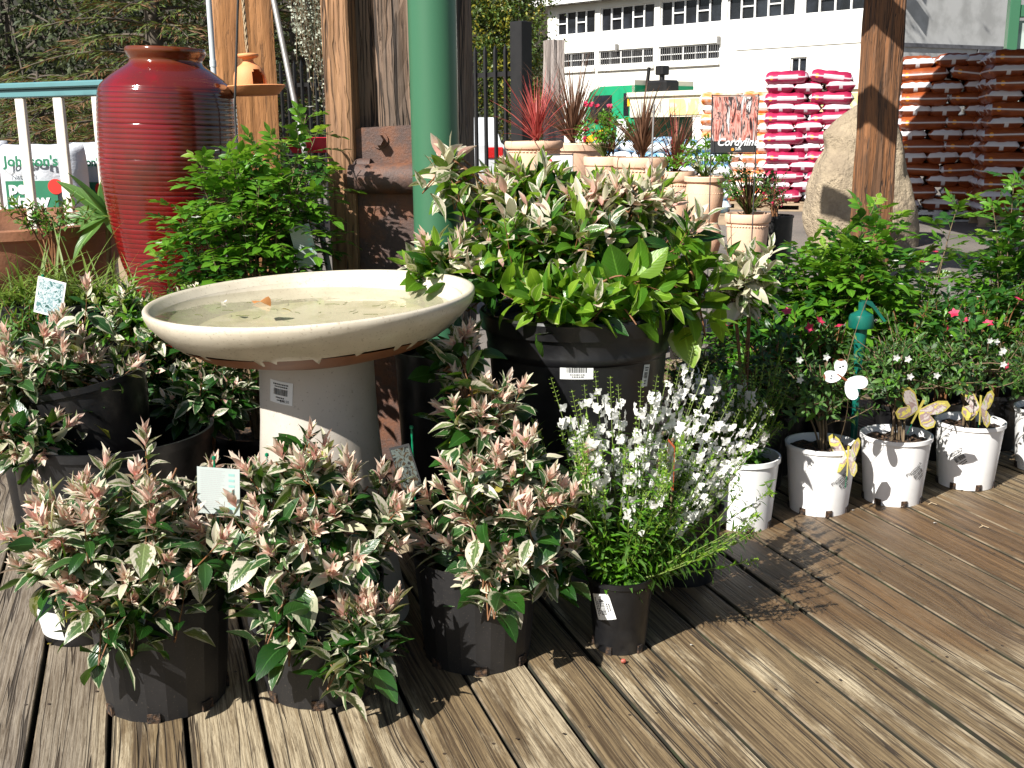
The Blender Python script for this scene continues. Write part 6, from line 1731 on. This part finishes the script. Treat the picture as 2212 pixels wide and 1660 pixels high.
# white butterfly ornament on a wire
q = at(1822, 818, 2.9)
BO = empty('butterfly_ornament', (q.x, q.y, 0), 0, 'white butterfly ornament with dark spots on a thin wire above the dappled white pot', 'ornament')
zc = q.z; top = at(1876, 640, 3.1) - Vector((q.x, q.y, 0)); low = at(1790, 985, 3.1) - Vector((q.x, q.y, 0))
mb = MB(); mb.tube(bez(Vector((0, 0, zc)), Vector(((top.x) * .2, .02, zc + .12)), top, 8), .0009, 5); mb.tube(bez(Vector((0, 0, zc)), Vector((.05, .04, zc - .08)), Vector((low.x + .02, low.y, .18)), 8), .0012, 5); mb.build('wire', M['brown_stem'], BO)
bd_ = Vector((.75, -.1, -.55)).normalized()       # along the body
for (sg, tl) in ((1, .2), (-1, .1)):
    Sd = Vector((.50, -.25, .68)).normalized() * sg if sg > 0 else Vector((-.62, -.35, -.35)).normalized()
    Nn = bd_.cross(Sd).normalized(); 
    def wing(ax, bx, off, nm, spots):
        """ellipse wing"""
        mb = MB(); pts_ = []
        for i in range(22):
            f = 2 * math.pi * i / 22; r_ = 1 - .12 * math.cos(f * 2)
            pts_.append((math.cos(f) * ax, math.sin(f) * bx * r_))
        Mw = Matrix.Translation(Vector((0, 0, zc)) + off)
        return pts_, Mw
    for kind_ in ('fore', 'hind'):
        dirv = (Sd * .9 - bd_ * .75).normalized() if kind_ == 'fore' else (Sd * .62 + bd_ * .9).normalized()
        Ls, Ws = (.048, .033) if kind_ == 'fore' else (.050, .037)
        yv = Nn.cross(dirv).normalized(); Rm = Matrix((dirv, yv, dirv.cross(yv))).transposed().to_4x4()
        pts_ = [(Ls * .5 + math.cos(2 * math.pi * i / 24) * Ls * .56, math.sin(2 * math.pi * i / 24) * Ws * .5 * (1 + .25 * math.cos(2 * math.pi * i / 24))) for i in range(24)]
        T0 = Matrix.Translation(Vector((0, 0, zc)) + bd_ * (-.010 if kind_ == 'fore' else .014)) @ Rm
        mb = MB(); mb.prism(pts_, .001, T0 @ Matrix.Translation((0, 0, 0 if kind_ == 'fore' else -.0025))); wg = mb.build('wing', M['wing_white'], BO)
        if kind_ == 'fore':
            mb = MB()
            for (a_, b_, r_) in ((.55, .1, .0028), (.62, -.35, .0028)):
                for zz in (.0012, -.0004):
                    mb.add([T0 @ Vector((Ls * a_ + r_ * math.cos(i * .6283), Ws * b_ * .5 + r_ * math.sin(i * .6283), zz)) for i in range(10)], [tuple(range(10))])
            mb.build('spot', M['ink'], wg)
            tipo = [pts_[i] for i in (22, 23, 0, 1, 2)]
            mb = MB(); mb.prism(tipo + [(Ls * .93, 0)], .0016, T0 @ Matrix.Translation((0, 0, -.0003))); mb.build('wing_tip', M['wing_brown'], wg)
mb = MB(); mb.tube([Vector((0, 0, zc)) - bd_ * .022, Vector((0, 0, zc)), Vector((0, 0, zc)) + bd_ * .03], [.002, .0035, .0018], 8); mb.build('body', M['wing_brown'], BO)

# teal garden lamp stake
q = at(1860, 700, 3.3)
TS = empty('garden_stake_lamp', (q.x, q.y, 0), 0, 'teal plastic stake with a round cap standing among the shrubs', 'garden lamp')
z = lambda vy: at(1860, vy, 3.3).z
mb = MB(); mb.lathe([(.0, z(652)), (.011, z(653)), (.011, z(670)), (.014, z(672)), (.034, z(680)), (.037, z(686)), (.038, z(705)), (.036, z(708)), (.0, z(708))], 40); mb.build('cap', M['teal_plastic'], TS)
mb = MB(); mb.lathe([(.020, z(706)), (.019, z(730)), (.012, z(800)), (.010, .1), (.002, .0)], 24); mb.build('stake', M['teal_plastic'], TS)
mb = MB(); mb.prism([(-.004, 0), (.028, -.002), (.075, -.062), (.068, -.066), (.030, -.02)], .02, Matrix.Translation((.005, .01, z(652))) @ Mside); mb.build('lid_flap', M['teal_plastic'], TS)

# ---------------- plant labels with print ----------------
p = at(478, 1250, 2.03); plant_label((p.x, p.y, .21), (1, -.12, -.02), R(3), .086, .094, at(470, 1112, 2.03).z - .21, 'white printed plant label on a green stake between the two left front pots', 'grey_card2', stake_h=at(470, 998, 2.03).z - .21, lean=(0, .04), seed=2)
p = at(590, 1200, 2.2); plant_label((p.x, p.y, .22), (.45, -.9, 0), R(8), .07, .11, at(590, 1095, 2.2).z - .22, 'grey backed plant label turned edge on just left of the bird bath pedestal', 'grey_card', lines=False, curl=.3, seed=3)
p = at(905, 1250, 2.28); plant_label((p.x, p.y, .18), (.8, -.4, -.25), R(-20), .055, .115, at(905, 1070, 2.28).z - .18, 'dark picture plant label on a green stake right of the bird bath pedestal', 'ink', lines=False, pic='pic_dark', stake_h=at(885, 928, 2.28).z - .18, lean=(-.02, 0), seed=4)
p = at(1447, 1200, 2.27); plant_label((p.x, p.y, .15), (.12, -1, 0), R(2), .055, .10, at(1450, 1050, 2.27).z - .15, 'dark plant label with an orange edge among the white flowers', 'rust_ink', lines=False, pic='pic_dark', stake='brown_stem', seed=5)
p = at(110, 760, 2.78); plant_label((p.x, p.y, .45), (1, -.1, .0), R(14), .075, .095, at(108, 680, 2.78).z - .45, 'pale picture plant label standing in the pink tipped shrub at the left', 'white_card', lines=False, pic='pic_plant', seed=6)
p = at(668, 600, 2.93); plant_label((p.x, p.y, .50), (1, .1, 0), R(-12), .055, .11, at(668, 575, 2.93).z - .50, 'pale green plant label in the bright shrub left of the tan timber', 'tag_dull', lines=True, stake='grey_metal', stake_h=.2, seed=7)

# ---------------- terracotta pots with red and brown strap plants ----------------
def tpot(vx0, vx1, vyr, Y, H2, shape, label, plants=(), mat='terracotta_pale', group='terracotta pots behind the large leaved shrub', zbase=None, name='potted_plant', cat='potted plant'):
    a_, b_ = at(vx0, vyr, Y), at(vx1, vyr, Y); r = (b_.x - a_.x) / 2; zr_ = (a_.z + b_.z) / 2; cx_ = (a_.x + b_.x) / 2
    zb2 = zr_ - H2
    o = empty(name, (cx_, Y, zb2), 0, label, cat, group)
    prof_ = {'round': [(0, .004), (.55, 0), (.72, .18), (.86, .45), (.92, .72), (.92, .84), (1.0, .86), (1.03, .90), (1.03, .97), (1.0, 1.0), (.92, 1.0), (.88, .9), (.8, .5)],
             'vase': [(0, .004), (.62, 0), (.80, .10), (.92, .22), (.86, .36), (.66, .45), (.70, .48), (.90, .62), (.97, .78), (.92, .88), (.90, .92), (1.03, .94), (1.05, .99), (1.0, 1.0), (.88, 1.0), (.84, .9), (.8, .7)],
             'wide': [(0, .004), (.60, 0), (.78, .3), (.92, .7), (.96, .82), (1.02, .84), (1.04, .97), (1.0, 1.0), (.93, 1.0), (.88, .85), (.7, .5)]}[shape]
    mb = MB(); mb.lathe([(x * r, y_ * H2) for x, y_ in prof_], 56)
    if shape != 'wide':
        for i in range(44):
            f = 2 * math.pi * i / 44; mb.box((.935 * r * math.cos(f), .935 * r * math.sin(f), H2 * .80), (.008, .014 * r / .15, .008), Matrix.Rotation(f, 3, 'Z'), bev=.003)
    mb.build('pot', M[mat], o)
    mb = MB(); mb.lathe([(0, H2 * .93), (r * .86, H2 * .925)], 30); mb.build('soil', M['soil'], o)
    LV = Leaves(); g = random.Random(int(vx0)); FL = Leaves(); ST = MB()
    for pl in plants:
        k = pl[0]
        if k == 'strap':
            _, mt, n_, vtop, dx = pl; Lm = (at(vx0, vtop, Y).z - zr_) * 1.12
            for i in range(n_):
                f = g.uniform(0, 6.283); el = R(90 - abs(g.gauss(0, 32))); d = Vector((math.cos(f) * math.cos(el), math.sin(f) * math.cos(el), math.sin(el))); nn = Vector((-math.cos(f) * math.sin(el), -math.sin(f) * math.sin(el), math.cos(el)))
                LV.add((dx * r + g.uniform(-.012, .012), g.uniform(-.012, .012), H2 * .95 + g.uniform(0, .04)), d, nn, Lm * g.uniform(.5, 1.05), .012 * g.uniform(.7, 1.2), g.uniform(.05, .7), .35, mt, .42, 0)
        if k == 'leafy':
            _, mt, n_, rr_, hh_, L = pl
            for i in range(n_):
                d = rdir(g, -.2, 1); q = Vector((d.x * rr_, d.y * rr_, H2 + hh_ * .5 + d.z * hh_ * .5)); s0 = q - (d + Vector((0, 0, 1))) * .03
                ST.tube(bez(Vector((0, 0, H2 * .94)), Vector((q.x * .3, q.y * .3, H2 + hh_ * .2)), s0, 4), .0018, 4, 0, caps=False)
                shoot(LV, ST, s0, d + Vector((0, 0, .7)), .06, 8, L, L * .6, lambda t, g: mt, g, asp=.55, smi=0)
        if k == 'flowers':
            _, mt, n_, x0_, y0_, x1_, y1_, sz = pl
            for i in range(n_):
                q = at(g.uniform(x0_, x1_), g.uniform(y0_, y1_), Y) - o.location; q.y += g.uniform(-.1, .05)
                ST.tube(bez(Vector((0, 0, H2)), Vector((q.x * .5, q.y * .5, q.z * .6 + H2 * .4)), q, 5), .0013, 4, 0, caps=False)
                for k2 in range(9):
                    d = rdir(g); LV.add(q, d, rdir(g), sz, sz * .9, .6, .1, mt, .8, 0)
    if LV.r: LV.build('foliage', o, 6, 2)
    if ST.v: ST.build('stems', M['green_stem'], o)
    return o, zb2
TG = [
 (1092, 1215, 305, 6.6, .30, 'round', 'pale terracotta pot with the bright red strap leaved plant, leftmost of its group', [('strap', 'red_strap', 90, 165, .1)]),
 (1182, 1312, 309, 7.3, .30, 'wide', 'wide terracotta pot behind holding the tallest brown strap leaved plant', [('strap', 'brown_strap', 170, 125, -.15)]),
 (1262, 1352, 338, 6.3, .30, 'wide', 'terracotta pot with heart shaped green leaves and clustered red flowers', [('leafy', 'mur', 40, .15, .24, .04), ('flowers', 'flower_red', 15, 1262, 225, 1330, 305, .02), ('strap', 'brown_strap', 16, 245, .3)]),
 (1326, 1442, 340, 6.0, .36, 'round', 'biggest pale terracotta pot with a brown strap leaved plant at the middle of the group', [('strap', 'brown_strap', 110, 190, .05)]),
 (1418, 1500, 370, 6.0, .36, 'round', 'pale terracotta pot with a dark red strap leaved plant', [('strap', 'red_strap', 26, 235, 0), ('strap', 'brown_strap', 40, 225, 0), ('leafy', 'mur', 10, .10, .10, .035)]),
 (1480, 1566, 381, 5.7, .42, 'vase', 'waisted double bellied terracotta urn with cream flower clusters', [('leafy', 'mur', 36, .13, .20, .035), ('flowers', 'cream', 26, 1480, 335, 1570, 375, .010)]),
 (1568, 1664, 461, 5.5, .30, 'round', 'terracotta pot nearest the boulder with dark upright foliage', [('strap', 'brown_strap', 40, 350, 0), ('leafy', 'small', 46, .14, .24, .03), ('flowers', 'flower_red', 3, 1590, 395, 1650, 420, .012)]),
]
for k, tdef in enumerate(TG):
    o, zb2 = tpot(*tdef[:7], plants=tdef[7])
    if k > 0 or True:
        x_, y_ = o.location.x, o.location.y; hb = zb2 - GZ
        mb = MB(); mb.box((0, 0, hb - .02), (.30, .30, .036), bev=.004)
        for sx in (-1, 1):
            for sy in (-1, 1): mb.box((sx * .12, sy * .12, (hb - .038) / 2), (.035, .035, hb - .038))
        mb.build('plant_stand', M['joist'], loc=(x_, y_, GZ), label=f'square timber stand, {WORD[k] if k else "first"} from the left under the terracotta pots', cat='stand', group='timber stands under the terracotta pots')
# dark dracaena-like shrub and a small black pot beside the last terracotta pot
p = at(1672, 470, 5.9); o = empty('potted_shrub', (p.x, p.y, GZ), 0, 'small dark leaved shrub in a black pot beside the last terracotta pot', 'potted plant'); hb = at(1672, 465, 5.9).z - GZ
pot(o, .10, .08, hb, M['black_plastic'], slots=0); g = random.Random(171)
c = at(1668, 420, 5.9); shrub(o, (c.x, c.y, c.z), (.14, .12, .13), 40, g, base=(0, 0, hb - .03), matf=lambda t, g: 'small_dk' if g.random() < .85 else 'flower_red', sl=.07, n=11, L0=.022, L1=.016, rows=3, cols=2)

# signs
def sign(vx0, vx1, vy0, vy1, Y, label, front, vyfoot, kind_):
    a_, b_ = at(vx0, vy0, Y), at(vx1, vy1, Y); W_, H2 = b_.x - a_.x, a_.z - b_.z; cx_ = (a_.x + b_.x) / 2
    o = empty('garden_sign', (cx_, Y, GZ), 0, label, 'sign'); zb2 = b_.z - GZ
    mb = MB(); mb.box((0, 0, zb2 + H2 / 2), (W_, .004, H2), bev=.001); pn = mb.build('panel', M[front], o)
    mb = MB()
    for s in (-1, 1):
        mb.tube([(s * W_ * .46, .004, 0), (s * W_ * .5, .006, zb2 + H2 + .01)], .003, 6)
    for zz in (zb2 - .004, zb2 + H2 + .005): mb.tube([(-W_ / 2 - .004, .006, zz), (W_ / 2 + .004, .006, zz)], .003, 6)
    if kind_ == 'cordy':
        for s in (-1, 1): mb.tube([(s * W_ * .42, -.005, zb2 - .01), (s * W_ * .52, -.004, zb2 + H2 * 1.02)], .0016, 5)
    mb.build('wire_frame', M['dark_wire'], o)
    return o, pn, W_, H2, zb2
o, pn, W_, H2, zb2 = sign(1539, 1634, 209, 330, 5.3, 'picture sign reading Cordyline in a wire frame', 'ink', 480, 'cordy')
mb = MB(); mb.box((0, -.0035, zb2 + H2 * .60), (W_ * .97, .002, H2 * .78)); mb.build('picture', M['pic_cordy'], pn)
text('lettering', 'Cordyline', W_ * .225, Matrix.Translation((-W_ * .38, -.0045, zb2 + H2 * .13)) @ Matrix.Rotation(R(90), 4, 'X'), M['white_ink'], pn, shear=.3, bold=.0012)
mb = MB(); mb.tube([(0 - .006, -.003, zb2 + H2 * .06), (-.006, -.0045, zb2 + H2 * .06)], .007, 16); mb.build('round_logo', M['orange_ink'], pn)
text('lettering', 'Sun', W_ * .09, Matrix.Translation((.006, -.0045, zb2 + H2 * .045)) @ Matrix.Rotation(R(90), 4, 'X'), M['white_ink'], pn)
o, pn, W_, H2, zb2 = sign(1181, 1237, 337, 412, 5.2, 'small white card sign on wire legs in front of the pale terracotta pots', 'white_card', 480, 'w')
mb = MB(); mb.tube([(-W_ * .36, -.002, zb2 + H2 * .86), (-W_ * .36, -.004, zb2 + H2 * .86)], .008, 10); mb.build('flower_picture', M['red_plastic'], pn)
mb = MB(); mb.box((0, -.003, zb2 + H2 * .72), (W_ * .5, .001, .004)); mb.box((0, -.003, zb2 + H2 * .6), (W_ * .7, .001, .003)); mb.build('print', M['grey_ink'], pn)
q = at(1398, 440, 5.0); t_ = at(1413, 226, 5.1); mb = MB(); q0 = Vector((q.x - .01, q.y, GZ)); mb.tube([(0, 0, 0), t_ - q0], .0045, 8); mb.build('metal_stake', M['grey_metal'], loc=q0, label='thin metal stake standing in front of the terracotta pots', cat='stake')

# ---------------- litter on the deck ----------------
def dp(vx, vy): p = gp(vx, vy, .002); return (p.x, p.y, .003)
for (vx, vy, L, m_, lb, rz) in ((1495, 1396, .010, 'flower_white', 'white petal on the deck right of the small black pot', 20), (1621, 1270, .012, 'flower_white', 'pale petal lying in the shadow edge on the deck', 70), (1766, 1250, .010, 'cream', 'cream scrap on the deck at the tip of the shadow', 120),
                            (1843, 1104, .010, 'flower_white', 'white petal on the deck right of the dappled white pot', 40), (1947, 1096, .010, 'flower_white', 'white petal on the deck at the foot of the middle white pot', 90), (2021, 1132, .013, 'flower_white', 'largest white petal alone on the open deck at the right', 10),
                            (1352, 1398, .008, 'cream', 'tiny pale petal on the deck in front of the small black pot', 0), (108, 1393, .012, 'yellow', 'yellowish leaf scrap on the deck at the far left', 60), (165, 1381, .016, 'brown', 'brown leaf scrap on the deck below the white label at the left', 10),
                            (300, 1545, .010, 'brown', 'brown leaf scrap on the deck in front of the leftmost front pot', 10), (795, 1500, .012, 'brown', 'brown leaf scrap on the deck in front of the second front pot', 10)):
    drop_leaf('fallen_scrap', dp(vx, vy), L, .8, R(rz), m_, lb, 'petal' if 'petal' in lb else 'scrap')
mb = MB(); mb.lathe([(0, -.005), (.004, -.004), (.0055, 0), (.004, .005), (0, .007)], 12, M=Matrix.Rotation(R(80), 4, 'Y')); mb.build('fallen_seed', plain('seed_red', (.36, .08, .05), .5, .2, 80), loc=(dp(1346, 1434)[0], dp(1346, 1434)[1], .008), label='small red brown seed on the deck in front of the small black pot', cat='seed')
for (vx, vy, lb) in ((2123, 1141, 'forked straw coloured twig on the deck at the right'), (2012, 1091, 'short curled twig on the deck right of the middle white pot')):
    p = dp(vx, vy); mb = MB(); mb.tube([(-.012, -.004, .002), (0, 0, .006), (.014, -.006, .002)], .0011, 5); mb.tube([(0, 0, .006), (.002, .014, .003)], .0011, 5); mb.build('twig', plain('straw', (.5, .38, .24), .7, .1, 30), loc=p, label=lb, cat='twig')
